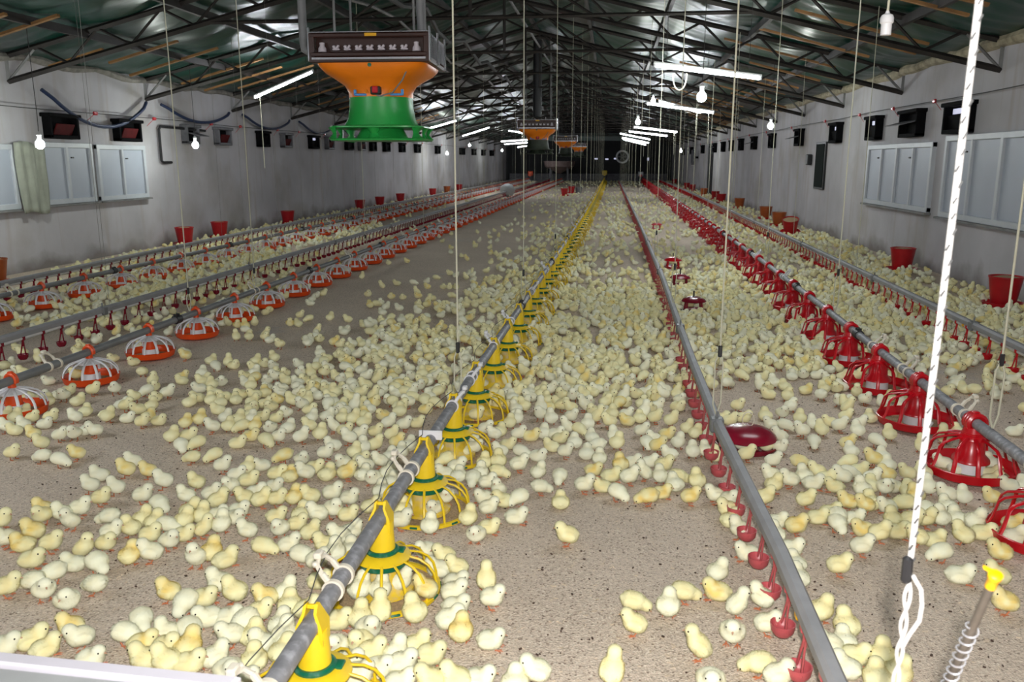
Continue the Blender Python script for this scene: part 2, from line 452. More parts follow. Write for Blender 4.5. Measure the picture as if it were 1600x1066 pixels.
for x in PUR_S[1:-1]:
    z = roof_z(x) - 0.12
    o = MB().box((x, (Y0 + Y1) / 2, z), (0.055, Y1 - Y0, 0.09)).build('roof_purlin', M['trussm'])
    tag(o, 'dark purlin running the length of the roof', 'purlin', 'roof purlins', 'structure')
# short timber battens under the lining near the eaves
bm_ = MB()
for y in TRUSS_Y[1:10]:
    for j in range(3):
        yy = y + 0.55 + j * 0.85 + rnd.uniform(-.2, .2)
        for sgn, xw in ((1, XR), (-1, XL)):
            L_ = rnd.uniform(1.2, 2.2) if sgn > 0 else rnd.uniform(.7, 1.7)
            x0 = xw - sgn * rnd.uniform(.1, .9); x1 = x0 - sgn * L_
            b = MB(); z0, z1 = roof_z(x0) - 0.16, roof_z(x1) - 0.16
            ang = math.atan2(z1 - z0, x1 - x0)
            b.box(((x0 + x1) / 2, yy, (z0 + z1) / 2), (L_ / math.cos(ang) if abs(ang) < 1.5 else L_, 0.05, 0.03), rot=Matrix.Rotation(-ang, 3, 'Y'))
            tag(b.build('roof_batten', M['timber']), 'orange-brown timber batten under the green roof lining', 'batten', 'roof battens', 'structure')
# pipes and cable runs high under the ridge
o = MB().tube([(XC, Y0 + .3, 3.86), (XC, 30, 3.86), (XC, Y1 - .2, 3.86)], 0.022, 8).build('gas_pipe', M['galv'])
tag(o, 'long bright metal gas pipe running under the roof ridge', 'pipe')
pts = [(-2.55 + .05 * math.sin(k * 1.7), Y0 + 1 + k * 1.04, 3.28 + 0.10 * math.cos(k * math.pi * 2 / 3)) for k in range(56)]
o = MB().tube(pts, 0.035, 6).build('cable_bundle', M['dcord']); tag(o, 'dusty dark cable bundle swagged along the roof beside the heaters', 'cable')
pts = [(-2.9 + .06 * math.sin(k * 1.1), Y0 + 1 + k * 1.04, 3.20 + 0.06 * math.cos(k * math.pi * 2 / 3 + 1)) for k in range(56)]
o = MB().tube(pts, 0.02, 6).build('cable_bundle', M['trussp']); tag(o, 'thinner grey cable run left of the dusty dark bundle', 'cable')

# ------------------------------------------------------------------ windows (white shuttered openings)
def window(nm, x, sgn, ya, yb, z0, z1, n, label):
    r = tag(empty(nm, (x, (ya + yb) / 2, 0)), label, 'window', kind='structure')
    w = yb - ya; f = MB(); fr = 0.07
    zc, h = (z0 + z1) / 2, z1 - z0
    f.box((sgn * .02, 0, z1 - fr / 2), (.07, w, fr), bev=.006); f.box((sgn * .02, 0, z0 + fr / 2), (.07, w, fr), bev=.006)
    for k in range(n + 1):
        yy = -w / 2 + fr / 2 + k * (w - fr) / n
        f.box((sgn * .021, yy, zc), (.07, fr * (1 if k in (0, n) or n == 4 and k == 2 else .7), h - .01), bev=.006)
    fo = f.build('window_frame', M['frame'], r)
    for k in range(n):
        yy = -w / 2 + fr / 2 + (k + .5) * (w - fr) / n
        p = MB().box((sgn * .01, yy, zc), (.03, (w - fr) / n - fr * .5, h - fr * 1.4)).build('shutter_panel', M['shutter'], r)
    hd = MB()
    for k in range(1, n, 2):
        hd.box((sgn * .065, -w / 2 + k * w / n + .08, z1 - .2), (.02, .05, .02))
    hd.build('window_latch', M['black'], r)
    s = MB(); s.box((sgn * .04, 0, z0 - .012), (.1, w + .06, .025)).build('window_sill', M['trussp'], r)
window('window_1', XL, 1, 8.4, 9.85, .80, 1.60, 2, 'white shuttered window at the left edge, beside the curtain')
window('window_2', XL, 1, 10.30, 11.45, .82, 1.64, 2, 'white shuttered window between the curtain and the last left window')
window('window_3', XL, 1, 11.55, 12.85, .82, 1.63, 2, 'white shuttered window farthest along the left wall')
window('window_4', XR, -1, 11.55, 14.35, .73, 1.64, 4, 'white four-panel shuttered window on the right wall, farther one')
window('window_5', XR, -1, 8.05, 11.15, .71, 1.70, 4, 'white shuttered window on the right wall, nearer one behind the rope')
# cloth hung over the end of the window
m = MB(); nx, nz = 24, 14; vs = []
for j in range(nz):
    for i in range(nx):
        t = i / (nx - 1); z = .74 + (1.62 - .74) * j / (nz - 1)
        vs.append((XL + .10 + .022 * math.sin(t * 17 + .8 * math.sin(z * 4)) + .012 * math.sin(t * 40 + z * 3), 9.78 + .58 * t - (.06 * (1 - j / nz) * (t - .5)), z + .02 * math.sin(t * 6)))
fr_ = [(j * nx + i, j * nx + i + 1, (j + 1) * nx + i + 1, (j + 1) * nx + i) for j in range(nz - 1) for i in range(nx - 1)]
m.add(vs, fr_)
o = m.build('curtain', M['curtain'], ang=80); so = o.modifiers.new('s', 'SOLIDIFY'); so.thickness = .008
tag(o, 'greenish grey cloth hung between two shuttered windows on the left wall', 'curtain')

# ------------------------------------------------------------------ air inlets along both walls
def inlet(x, sgn, y, w, zc, h, style, label):
    r = tag(empty('air_inlet', (x, y, zc)), label, 'air inlet', 'air inlets high on the walls')
    f = MB(); t = .05; dp = .12
    body = M['ventgrey'] if 'grey' in style else M['ventbox']
    f.box((sgn * dp / 2, 0, h / 2 - t / 2), (dp + .05, w + .06, t), bev=.008); f.box((sgn * dp / 2, 0, -h / 2 + t / 2), (dp, w, t), bev=.008)
    for s_ in (-1, 1): f.box((sgn * dp / 2, s_ * (w / 2 - t / 2), 0), (dp, t, h - .02), bev=.008)
    f.build('inlet_frame', body, r)
    MB().box((sgn * .012, 0, 0), (.02, w - .04, h - .04)).build('back_panel', M['ventbox'], r)
    if 'red' in style:
        MB().box((sgn * .075, .02, -.05), (.02, w * .62, h * .55), rot=Matrix.Rotation(sgn * .45, 3, 'Y'), bev=.006).build('inlet_flap', M['ventred'], r)
    elif 'lit' in style:
        MB().box((sgn * .028, 0, h * .22), (.012, w - .16, h * .17)).build('daylight_slit', M['daylight'], r)
        MB().box((sgn * .06, 0, -.06), (.015, w - .12, h * .5), rot=Matrix.Rotation(sgn * .2, 3, 'Y')).build('inlet_flap', M['ventbox'], r)
    elif 'open' in style:
        MB().box((sgn * .20, 0, .0), (.24, w - .1, .014), rot=Matrix.Rotation(sgn * .25, 3, 'Y')).build('inlet_flap', M['ventgrey'], r)
    else:
        MB().box((sgn * .06, 0, -.03), (.015, w - .12, h * .6), rot=Matrix.Rotation(sgn * .25, 3, 'Y')).build('inlet_flap', M['ventbox'], r)
LV = [(10.8, .62, 'red'), (12.38, .62, 'red'), (14.35, .46, 'grey open'), (15.6, .55, 'grey red'), (17.5, .5, 'black'), (18.8, .5, 'grey red'), (20.6, .55, 'lit'), (21.8, .5, 'grey red'), (23.5, .6, 'black'), (24.7, .5, 'grey red'), (25.9, .5, 'black'), (27.5, .6, 'black'), (29.6, .6, 'black'), (32, .7, 'black'), (35.8, .7, 'black'), (41.8, 1.1, 'black'), (45.4, 1.0, 'black'), (48.8, 1.0, 'black'), (52.3, 1.1, 'black')]
sty = {'red': 'black air inlet with red flap', 'grey open': 'grey air inlet with flap hanging out', 'grey red': 'grey air inlet with red flap', 'black': 'black air inlet', 'lit': 'black air inlet with daylight slit', 'open': 'black air inlet with tilted pale flap'}
for k, (y, w, s_) in enumerate(LV):
    inlet(XL, 1, y, w, 1.85, .33, s_, f'{sty[s_]}, {nth(k + 1)} along the left wall')
RV = [(10.8, .68, 'lit'), (12.4, .72, 'open'), (14.1, .55, 'lit'), (16.4, .55, 'lit'), (19.5, .5, 'open'), (22.7, .5, 'lit'), (25.5, .5, 'open'), (28, .5, 'black'), (30.2, .5, 'lit'), (32.4, .5, 'black'), (35, .6, 'open'), (39.6, .7, 'black'), (45, .8, 'black'), (50, .8, 'black')]
for k, (y, w, s_) in enumerate(RV):
    inlet(XR, -1, y, w, 1.90, .37, s_, f'{sty[s_]}, {nth(k + 1)} along the right wall')
for side, x, sgn, z in (('left', XL, 1, 2.06), ('right', XR, -1, 2.14)):
    r = tag(empty('pull_cable', (x + sgn * .09, 0, z)), f'thin cable with red clips strung above the {side} air inlets', 'cable')
    MB().tube([(0, 6 + k * 2, .01 * math.sin(k * 2.1)) for k in range(27)], .006, 6).build('cable', M['dcord'], r)
    ci = 0
    for y, w, s_ in (LV if sgn > 0 else RV):
        cl = MB().box((0, y + .75, 0), (.03, .10, .05), bev=.01); cl.tube([(0, y + .75, 0), (sgn * -.02, y + .55, -.12)], .004, 5)
        cl.build('cable_clip', M['red'], r)
# dark wall panel and its little box on the right wall, a door farther on
r = tag(empty('wall_hatch', (XR, 17.55, 1.3)), 'narrow dark green hatch on the right wall', 'hatch')
MB().box((-.02, 0, 0), (.04, .78, .92), bev=.006).build('hatch_frame', M['black'], r)
MB().box((-.04, 0, 0), (.02, .66, .84), bev=.004).build('hatch_panel', mk('dark_green_panel', (.010, .015, .013), .9, spec=.1), r)
o = MB().box((XR - .05, 18.45, 1.42), (.10, .22, .22), bev=.02).build('switch_box', M['black']); tag(o, 'small black switch box beside the dark hatch', 'switch box')
r = tag(empty('door_1', (XR, 36.5, 0)), 'dark door far down the right wall', 'door', kind='structure')
MB().box((-.03, 0, 1.05), (.06, 1.4, 2.1)).build('door_frame', M['black'], r); MB().box((-.05, 0, 1.02), (.05, 1.2, 1.98), bev=.01).build('door_leaf', M['dark'], r)
r = tag(empty('wall_fan', (XR - .25, 42, 1.55)), 'dark fan hung on the far right wall', 'fan')
MB().box((.12, 0, 0), (.26, .1, .1)).build('bracket', M['ventbox'], r)
fm_ = MB(); fm_.shell([(.30, -.07), (.36, -.07), (.36, .07), (.30, .07)], 20); fo = fm_.build('fan_ring', M['ventgrey'], r); fo.rotation_euler = (0, R(90), 0)
fb = MB()
for k in range(5): fb.box((.16 * math.cos(k * 1.256), .16 * math.sin(k * 1.256), 0), (.26, .1, .012), rot=Matrix.Rotation(k * 1.256, 3, 'Z') @ Matrix.Rotation(.4, 3, 'X'))
fb.ell((0, 0, 0), (.06, .06, .06)); bo = fb.build('fan_blade', M['ventbox'], r); bo.rotation_euler = (0, R(90), 0)
# black drain pipe bracket high on the left wall
o = MB().tube([(XL + .06, 14.9, 1.93), (XL + .06, 13.35, 1.95), (XL + .06, 13.3, 1.9), (XL + .06, 13.3, 1.40), (XL + .06, 13.36, 1.37), (XL + .06, 13.62, 1.37)], .022, 8).build('drain_pipe', M['black'])
tag(o, 'thin black angled pipe on the left wall past the windows', 'pipe')
# blue hoses swagged between truss feet on the left wall
for k, y in enumerate((10.45, 13.4, 16.5, 19.6, 22.7)):
    pts = [(XL + .12 - (.04 if t in (0, 1) else 0), y + 2.5 * t, 2.30 - .42 * (1 - (2 * t - 1) ** 2) * (1 if k < 1 else .55)) for t in [q / 16 for q in range(17)]]
    o = MB().tube(pts, .026, 8).build('hanging_hose', M['hose']); tag(o, f'dark blue hose sagging between truss feet, {nth(k + 1)} along the left wall', 'hose', 'hoses sagging along the left wall')

# ------------------------------------------------------------------ feed lines with pan feeders
P_YEL = [(-.714, .6), (-.718, 4.0), (-.70, 5.3), (-.645, 10), (-.58, 19), (-.49, 41), (-.45, 57)]
P_RED = [(1.61, 1.5), (1.65, 3.8), (1.67, 5.2), (1.72, 7.0), (1.78, 10), (1.84, 17), (2.06, 57)]
P_WIN = [(-3.28, 2.0), (-3.30, 8), (-3.26, 57)]
P_WOUT = [(-5.45, 4.0), (-5.48, 57)]
Z_YEL, Z_RED, Z_WHT = .27, .25, .205
PIPE_R = .0245

def smooth_path(path, y0, y1, step):
    n = max(2, int((y1 - y0) / step) + 1)
    return [(path_x(path, y), y) for y in np.linspace(y0, y1, n)]

# --- yellow pan feeder (origin on the floor under the pipe)
def spoke_ring(m, n, prof, r, k0=0.0, mi=0, sides=6, flat=None):
    for k in range(n):
        a = 2 * math.pi * (k + k0) / n
        ca, sa = math.cos(a), math.sin(a)
        m.tube([(q * ca, q * sa, z) for q, z in prof], r, sides, mi, flat=flat)
def yellow_pan(lod):
    t = empty('yellow_pan_feeder')
    n = 28 if lod == 0 else 14; nsp = 14 if lod == 0 else 9
    parts = {}
    g = MB()                                                                    # grill: skirt, spokes, ring
    g.shell([(.040, .196), (.048, .200), (.070, .192), (.090, .178), (.090, .173), (.070, .186), (.042, .190)], n)
    prof = [(.084, .178), (.118, .166), (.146, .140), (.164, .104), (.172, .060), (.174, .022)] if lod == 0 else [(.084, .178), (.150, .134), (.174, .022)]
    spoke_ring(g, nsp, prof, .0048 if lod == 0 else .006, sides=6 if lod == 0 else 4)
    g.shell([(.166, .012), (.182, .012), (.182, .026), (.178, .029), (.166, .029)], n * 2 if lod == 0 else n)
    parts['grill'] = (g, 'yellow')
    d = MB(); d.lathe([(0, .152), (.050, .150), (.052, .105), (.074, .050), (.098, .034), (.098, .018), (0, .018)], n)
    parts['feed_cone'] = (d, 'dusty_yellow')
    d = MB(); d.shell([(.100, .006), (.168, .006), (.170, .014), (.100, .012)], n)
    d.lathe([(0, .004), (.102, .004), (.102, .012), (0, .012)], n); parts['pan'] = (d, 'feed')
    u = MB(); u.lathe([(0, .31), (.035, .309), (.036, .30), (.041, .212), (.041, .19), (0, .19)], n)
    parts['drop_tube'] = (u, 'yellow')
    c = MB(); c.shell([(.040, .192), (.052, .192), (.053, .206), (.047, .214), (.040, .214)], n)
    if lod == 0: c.box((.055, .012, .199), (.028, .036, .012), bev=.003)
    parts['collar'] = (c, 'green')
    i = MB(); i.shell([(.062, .140), (.074, .139), (.076, .163), (.064, .164)], n); parts['adjusting_ring'] = (i, 'green')
    s = MB()                                                                    # saddle: two peaked cheeks clasping the pipe
    for sg in (-1, 1):
        q = [(-.026, -.050), (.026, -.050), (.030, .0), (.020, .034), (.006, .054), (-.006, .054), (-.020, .034), (-.030, .0)]
        x0, x1 = sg * .024, sg * .034
        vs = [(x0 if z < .03 else x0 * .45, y, Z_YEL + z) for y, z in q] + [(x1 if z < .03 else x1 * .55, y, Z_YEL + z) for y, z in q]
        s.add(vs, [tuple(range(8)), tuple(range(15, 7, -1))] + [(a, a + 8, (a + 1) % 8 + 8, (a + 1) % 8) for a in range(8)])
    s.box((0, 0, Z_YEL + .044), (.026, .012, .012), bev=.003)
    for nm, (m, mt) in parts.items():
        m.v = [(a * 1.035, b * 1.035, c_ * (.82 if nm == 'drop_tube' and c_ > .25 else .75)) for a, b, c_ in m.v]
    parts['saddle'] = (s, 'yellow')
    if lod == 0:
        q = MB()
        for k in range(nsp):
            a = 2 * math.pi * (k + .5) / nsp
            q.box((.1855 * math.cos(a), .1855 * math.sin(a), .016), (.010, .030, .0085), rot=Matrix.Rotation(a, 3, 'Z'), bev=.002)
        g.add(q.v, q.f, 1)
        for nm, (m, mt) in parts.items(): m.build(nm, [M['yellow'], M['green']] if nm == 'grill' else M[mt], t)
        for o in kids(t):
            if o.name.startswith('collar') or o.name.startswith('adjusting'): o['label'] = 'dark green plastic ' + o.name.replace('_', ' ')
        return t
    return join_parts('yellow_pan_feeder', parts, t)
def join_parts(name, parts, t):
    mats = []; j = MB()
    for nm, (m, mt) in parts.items():
        if mt not in mats: mats.append(mt)
        j.add(m.v, m.f, mats.index(mt))
    C.objects.unlink(t); bpy.data.objects.remove(t)
    return j.build(name, [M[x] for x in mats])
# --- red / white pan feeder with a deep pan
def deep_pan(lod, name, zp, gm, pm, cm, tm, hookm, k_=1.0):
    t = empty(name); n = 28 if lod == 0 else 14
    parts = {}
    d = MB(); d.shell([(0.02, .006), (.165, .006), (.187, .018), (.196, .050), (.199, .056), (.194, .059), (.188, .050), (.180, .022), (.160, .012), (.02, .012)], n * 2 if lod == 0 else n); parts['pan'] = (d, pm)
    f = MB(); f.lathe([(0, .022), (.10, .017), (.165, .0135), (.165, .010), (0, .010)], n); parts['feed'] = (f, 'feed')
    zt = zp - .052                    # top of the grill
    g = MB()
    if tm == 'orange': g.shell([(.026, zt + .012), (.036, zt + .010), (.084, zt - .016), (.084, zt - .022), (.03, zt - .004)], n); zp_ = .026
    else: g.shell([(.040, zt), (.052, zt), (.066, zt - .018), (.066, zt - .026), (.04, zt - .016)], n); zp_ = .047
    prof = [(.055, zt - .012), (.10, zt - .02), (.148, zt - .034), (.166, zt - .052), (.180, .085), (.192, .055)] if lod == 0 else [(.055, zt - .012), (.148, zt - .034), (.192, .055)]
    if tm == 'orange': prof = [(.034, zt + .008), (.09, zt - .004), (.142, zt - .022), (.172, zt - .046), (.186, .085), (.193, .054)] if lod == 0 else [(.034, zt + .008), (.155, zt - .026), (.193, .054)]
    spoke_ring(g, 12 if lod == 0 else 8, prof, .0072 if lod == 0 else .0085, .5, sides=6 if lod == 0 else 4, flat=(1.35, .7))
    parts['grill'] = (g, gm)
    u = MB(); u.lathe([(0, zt - .01), (.050, zt - .012), (.056, .105), (.078, .082), (.080, .070), (.070, .066), (0, .066)] if tm != 'orange' else [(0, zt - .02), (.046, zt - .022), (.050, .075), (.060, .066), (.060, .06), (0, .06)], n); parts['feed_cone'] = (u, cm)
    w = MB(); w.lathe([(0, .068), (.062, .068), (.066, .02), (0, .02)], n); parts['feed_window'] = (w, 'white')
    h = MB(); h.lathe([(zp_ * .7, zp - .015), (zp_ * .9, zp - .02), (zp_, zp - .045), (zp_ * 1.06, zt + .006), (zp_ * 1.06, zt - .01)], n)
    parts['neck'] = (h, tm)
    k = MB()                                    # arched hook over the pipe
    arc = [(.0, .036 * math.sin(a) * 1.0, zp + .036 * math.cos(a)) for a in [R(q) for q in range(-118, 119, 236 // (10 if lod == 0 else 4))]]
    for sx in ((-.020, .0, .020) if tm != 'orange' else (-.008, .008)) if lod == 0 else (0,):
        k.tube([(p[1], sx, p[2]) for p in arc], (.0135 if tm != 'orange' else .011) if lod == 0 else (.028 if tm != 'orange' else .018), 6)
    k.box((0, 0, zp + .044), (.030, .030, .016), bev=.005)
    parts['pipe_hook'] = (k, hookm)
    if lod == 0:
        for nm, (m, mt) in parts.items(): m.build(nm, M[mt], t)
        return t
    return join_parts(name, parts, t)

PANS = []
def lay_pans(proto_hi, proto_lo, path, ys, label, group, n_hi):
    tag(proto_hi, None, 'pan feeder', group); tag(proto_lo, None, 'pan feeder', group)
    used_hi = used_lo = False; res = []
    for k, y in enumerate(ys):
        x = path_x(path, y); lb = label.format(nth(k + 1))
        rz = rnd.uniform(-.25, .25)
        if k < n_hi:
            if not used_hi: o = proto_hi; o.location = (x, y, 0); o['label'] = lb; used_hi = True
            else: o = dup(proto_hi, (x, y, 0), rz * .2, lb)
        else:
            if not used_lo: o = proto_lo; o.location = (x, y, 0); o['label'] = lb; used_lo = True
            else: o = dup(proto_lo, (x, y, 0), rz * .2, lb)
        PANS.append((x, y)); res.append((x, y))
    return res
Y_YEL = [1.815 + .642 * k for k in range(86)]
Y_RED = [3.08 + .715 * k for k in range(75)]
Y_WIN = [4.12 + .71 * k for k in range(74)]
Y_WOU = [6.05 + .67 * k for k in range(76)]
L_YEL = lay_pans(yellow_pan(0), yellow_pan(1), P_YEL, Y_YEL, 'yellow domed pan feeder with green rings, {} along the yellow line', 'yellow pan feeders', 15)
L_RED = lay_pans(deep_pan(0, 'red_pan_feeder', Z_RED, 'red', 'red', 'red', 'red', 'red'), deep_pan(1, 'red_pan_feeder', Z_RED, 'red', 'red', 'red', 'red', 'red'), P_RED, Y_RED, 'glossy red pan feeder with white centre, {} along the red line', 'red pan feeders', 15)
def wp(l):
    o = deep_pan(l, 'white_pan_feeder', Z_WHT, 'white', 'orange', 'orange', 'orange', 'orange')
    o.scale = (.86, .86, 1); return o
L_WIN = lay_pans(wp(0), wp(1), P_WIN, Y_WIN, 'white caged pan feeder with orange pan, {} along the inner white line', 'white pan feeders, inner line', 15)
L_WOU = lay_pans(wp(0), wp(1), P_WOUT, Y_WOU, 'white caged pan feeder with orange pan, {} along the outer white line', 'white pan feeders, outer line', 12)

def clamp_mesh(kind):
    m = MB()
    if kind == 'clip':            # two cream rings joined by an arched bracket that carries the cord
        for dy in (-.045, .045):
            m.shell([(PIPE_R, -.007), (PIPE_R + .006, -.007), (PIPE_R + .006, .007), (PIPE_R, .007)], 20)
            k = 80
            for i in range(len(m.v) - k, len(m.v)):
                a, b, c = m.v[i]; m.v[i] = (a, c + dy, b)
        for dy in (-.045, .045):
            m.box((-.022, dy * .9, .032), (.016, .016, .036), bev=.004, rot=Matrix.Rotation(-.6, 3, 'Y'))
        m.tube([(-.030, -.042, .042), (-.047, -.030, .062), (-.052, 0, .070), (-.047, .030, .062), (-.030, .042, .042)], .0075, 6)
        for dy in (-.032, .032): m.ell((-.052, dy, .066), (.009, .009, .009), 8)
        m.box((-.053, 0, .079), (.022, .034, .018), bev=.004)
    elif kind == 'plate':
        m.box((0, 0, .020), (.098, .012, .040), bev=.003)
        for sx in (-.036, .036): m.tube([(sx, -.01, .030), (sx, .012, .030)], .006, 8)
    elif kind == 'joint':
        m.shell([(PIPE_R - .001, -.035), (PIPE_R + .008, -.035), (PIPE_R + .009, .035), (PIPE_R - .001, .035)], 20)
        m.v = [(a, c, b) for a, b, c in m.v]
        m.box((0, -.02, .034), (.03, .012, .022), bev=.003); m.box((0, .02, .034), (.03, .012, .022), bev=.003)
    elif kind == 'block':
        m.box((0, 0, .002), (.084, .05, .058), bev=.008)
    return m
def feed_line(name, path, y0, y1, z, label, mat, clamps):
    o = MB().tube([(x, y, z) for x, y in smooth_path(path, y0, y1, .7)], PIPE_R, 16).build(name, M[mat])
    tag(o, label, 'feed pipe', 'feed pipes')
    meshes = {}
    for kind, mt, y, flip in clamps:
        if (kind, mt) not in meshes: meshes[(kind, mt)] = clamp_mesh(kind).mesh('pipe_' + kind, M[mt])
        c = bpy.data.objects.new({'clip': 'hanger_clip', 'plate': 'bracket_plate', 'joint': 'pipe_joint', 'block': 'pipe_joint'}[kind], meshes[(kind, mt)])
        C.objects.link(c); c.parent = o; c.location = (path_x(path, y), y, z)
        if flip: c.rotation_euler = (0, 0, math.pi)
    return o
cl = [('clip', 'cream', 1.49, 0), ('clip', 'cream', 2.02, 0), ('clip', 'cream', 2.84, 0), ('plate', 'white', 3.22, 0), ('clip', 'white', 3.75, 1), ('clip', 'white', 4.22, 1), ('clip', 'white', 5.05, 0)] + [('clip', 'white', 5.8 + 1.47 * k, k % 2) for k in range(18)] + [('joint', 'black', 6.5 + 2.94 * k, 0) for k in range(8)]
fy = feed_line('feed_pipe', P_YEL, .9, 57, Z_YEL, 'grey mottled feed pipe carrying the yellow pan feeders', 'galv', cl)
w = MB().tube([(path_x(P_YEL, y) - .006 - .045 * max(0, math.sin(math.pi * ((y - 1.815) / .642 % 1))), y, Z_YEL + .062 - .006 * math.sin(math.pi * ((y - 1.815) / .642 % 1))) for y in np.arange(1.173, 20, .1284)], .0016, 5).build('anti_roost_wire', M['dcord'], fy)
rl = [('clip', 'cream', 3.20, 1), ('block', 'black', 2.98, 0), ('clip', 'cream', 3.95, 1), ('clip', 'cream', 4.75, 1), ('joint', 'black', 5.75, 0), ('clip', 'cream', 5.35, 1), ('joint', 'black', 7.9, 0)] + [('clip', 'white', 8.6 + 1.9 * k, 1) for k in range(14)] + [('joint', 'black', 10.8 + 2.9 * k, 0) for k in range(8)]
feed_line('feed_pipe', P_RED, 2.0, 57, Z_RED, 'grey feed pipe carrying the red pan feeders', 'galv', rl)
wl = [('clip', 'cream', 4.48, 0)] + [('joint', 'black', 5.95 + 2.9 * k, 0) for k in range(12)] + [('clip', 'cream', 7.4 + 2.9 * k, 0) for k in range(12)]
feed_line('feed_pipe', P_WIN, 2.6, 57, Z_WHT, 'dark grey feed pipe of the inner white pan feeders', 'grey', wl)
wl = [('clip', 'cream', 7.0, 0)] + [('joint', 'black', 8.6 + 2.9 * k, 0) for k in range(12)] + [('clip', 'cream', 10.1 + 2.9 * k, 0) for k in range(12)]
feed_line('feed_pipe', P_WOUT, 4.4, 57, Z_WHT, 'dark grey feed pipe of the outer white pan feeders near the wall', 'grey', wl)
# boxes and motors at the far ends of the feed lines
def end_drive(x, y, z, mt, label):
    r = tag(empty('drive_motor', (x, y, 0)), label, 'motor')
    MB().box((0, 0, z + .1), (.34, .36, .30), bev=.03).build('control_box', M[mt], r)
    m = MB(); 
    for sx in (-.12, .12): m.tube([(sx, 0, 0), (sx, 0, z)], .018, 6)
    m.build('stand', M['black'], r)
    MB().tube([(0, -.2, z), (0, -.55, z)], .10, 12).build('motor', M['red'] if mt == 'white' else M[mt], r)
end_drive(1.95, 57.6, .42, 'white', 'white control box on the far end of the red line')
end_drive(-.46, 57.6, .5, 'yellow', 'yellow motor box on the far end of the yellow line')
end_drive(-5.48, 57.6, .45, 'orange', 'orange motor box on the far end of the outer white line')

# ------------------------------------------------------------------ nipple drinking lines
def cup_mesh(mat_cup, lod):
    m = MB(); n = 14 if lod == 0 else 8
    # red saddle on the pipe, stem, two arms, catch cup
    m.box((0, 0, .186), (.032, .030, .034), bev=.006 if lod == 0 else 0)
    m.tube([(0, 0, .17), (0, 0, .128)], [.009, .006], 8 if lod == 0 else 5)
    if lod == 0: m.tube([(0, 0, .13), (0, 0, .118)], .003, 6, 1)
    for s_ in (-1, 1):
        m.tube([(0, s_ * .007, .155), (-.004, s_ * .014, .12), (-.008, s_ * .024, .078), (-.01, s_ * .030, .058)], .0048 if lod == 0 else .006, 6 if lod == 0 else 4, flat=(1.5, .7))
    m.shell([(.004, .034), (.022, .034), (.033, .048), (.037, .072), (.034, .072), (.029, .050), (.018, .041), (.004, .040)], n, c=(-.012, 0, 0))
    return m.mesh('drip_cup', [M[mat_cup], M['steel']])
CUPS = {'cup': [cup_mesh('cup', 0), cup_mesh('cup', 1)], 'red': [cup_mesh('red', 0), cup_mesh('red', 1)], 'darkred': [cup_mesh('darkred', 0), cup_mesh('darkred', 1)]}
def drinking_line(path, y0, y1, zr, label, cupmat, ny0, step, joints, hi_to):
    """zr lifts the whole line; rail on top, white pipe below it, nipples with drip cups under the pipe"""
    root = tag(empty('drinking_line', (0, 0, 0)), label, 'drinking line', 'drinking lines')
    sp = smooth_path(path, y0, y1, 1.2)
    m = MB(); prof = [(-.021, .0), (.021, .0), (.023, .006), (.023, .030), (.012, .044), (-.012, .044), (-.023, .030), (-.023, .006)]
    k = len(prof); vs = []
    for x, y in sp: vs += [(x + a, y, .200 + zr + b) for a, b in prof]
    fs = [(i * k + j, i * k + (j + 1) % k, (i + 1) * k + (j + 1) % k, (i + 1) * k + j) for i in range(len(sp) - 1) for j in range(k)] + [tuple(range(k - 1, -1, -1)), tuple((len(sp) - 1) * k + j for j in range(k))]
    m.add(vs, fs); m.build('support_rail', M['rail'], root, ang=25)
    MB().tube([(x, y, .186 + zr) for x, y in sp], .0125, 10).build('water_pipe', M['whitepipe'], root)
    jm = MB().box((0, 0, .212 + zr), (.060, .062, .066), bev=.006); jm.tube([(0, 0, .245 + zr), (0, 0, .275 + zr)], .006, 6)
    jme = jm.mesh('rail_joint', M['grey'])
    for y in joints:
        j = bpy.data.objects.new('rail_joint', jme); C.objects.link(j); j.parent = root; j.location = (path_x(path, y), y, 0)
    ys = np.arange(ny0, y1, step); out = []
    rest = MB()
    for i, y in enumerate(ys):
        x = path_x(path, y)
        if i < 100:
            c = bpy.data.objects.new('drip_cup', CUPS[cupmat][0 if y < hi_to else 1]); C.objects.link(c); c.parent = root; c.location = (x, y, zr); out.append((x, y))
        else:
            rest.box((x, y, .186 + zr), (.03, .03, .034)); rest.tube([(x, y, .17 + zr), (x, y, .075 + zr)], .009, 4); rest.tube([(x - .012, y, .036 + zr), (x - .012, y, .072 + zr)], [.02, .036], 6)
    if rest.v:
        o = rest.build('drip_cups', M[cupmat], root); o['kind'] = 'stuff'
    tg = MB()
    for i in (2, 5, 10, 14, 19): 
        if i < len(ys): tg.box((path_x(path, ys[i] + .06) - .010, ys[i] + .06, .190 + zr), (.014, .030, .030), bev=.004)
    o = tg.build('pipe_tag', M['cap'], root); o['label'] = 'yellow plastic tags clipped to the white pipe'
    return root, out
P_DM = [(.545, 1.2), (.545, 2.3), (.547, 2.7), (.522, 3.4), (.507, 3.8), (.51, 4.64), (.522, 6.16), (.55, 8.5), (.56, 15), (.50, 44), (.48, 56)]
P_DR = [(2.61, 4.0), (2.65, 5.4), (2.72, 9), (2.83, 16), (3.02, 35), (3.1, 57)]
P_L2 = [(-4.06, 3.0), (-4.09, 57)]
P_L1 = [(-5.86, 5.0), (-5.98, 9), (-6.08, 14), (-6.1, 57)]
_, CUP_M = drinking_line(P_DM, 1.22, 56, 0, 'grey-railed drinking line with pink drip cups, between yellow and red feeders', 'cup', 1.655, .212, [3.75, 6.0, 9.2, 12.5, 16, 20], 7)
drinking_line(P_DR, 4.2, 57, 0, 'grey-railed drinking line on the right, between red feeders and wall', 'red', 4.4, .205, [6.35, 8.9, 12.5, 17, 21], 9)
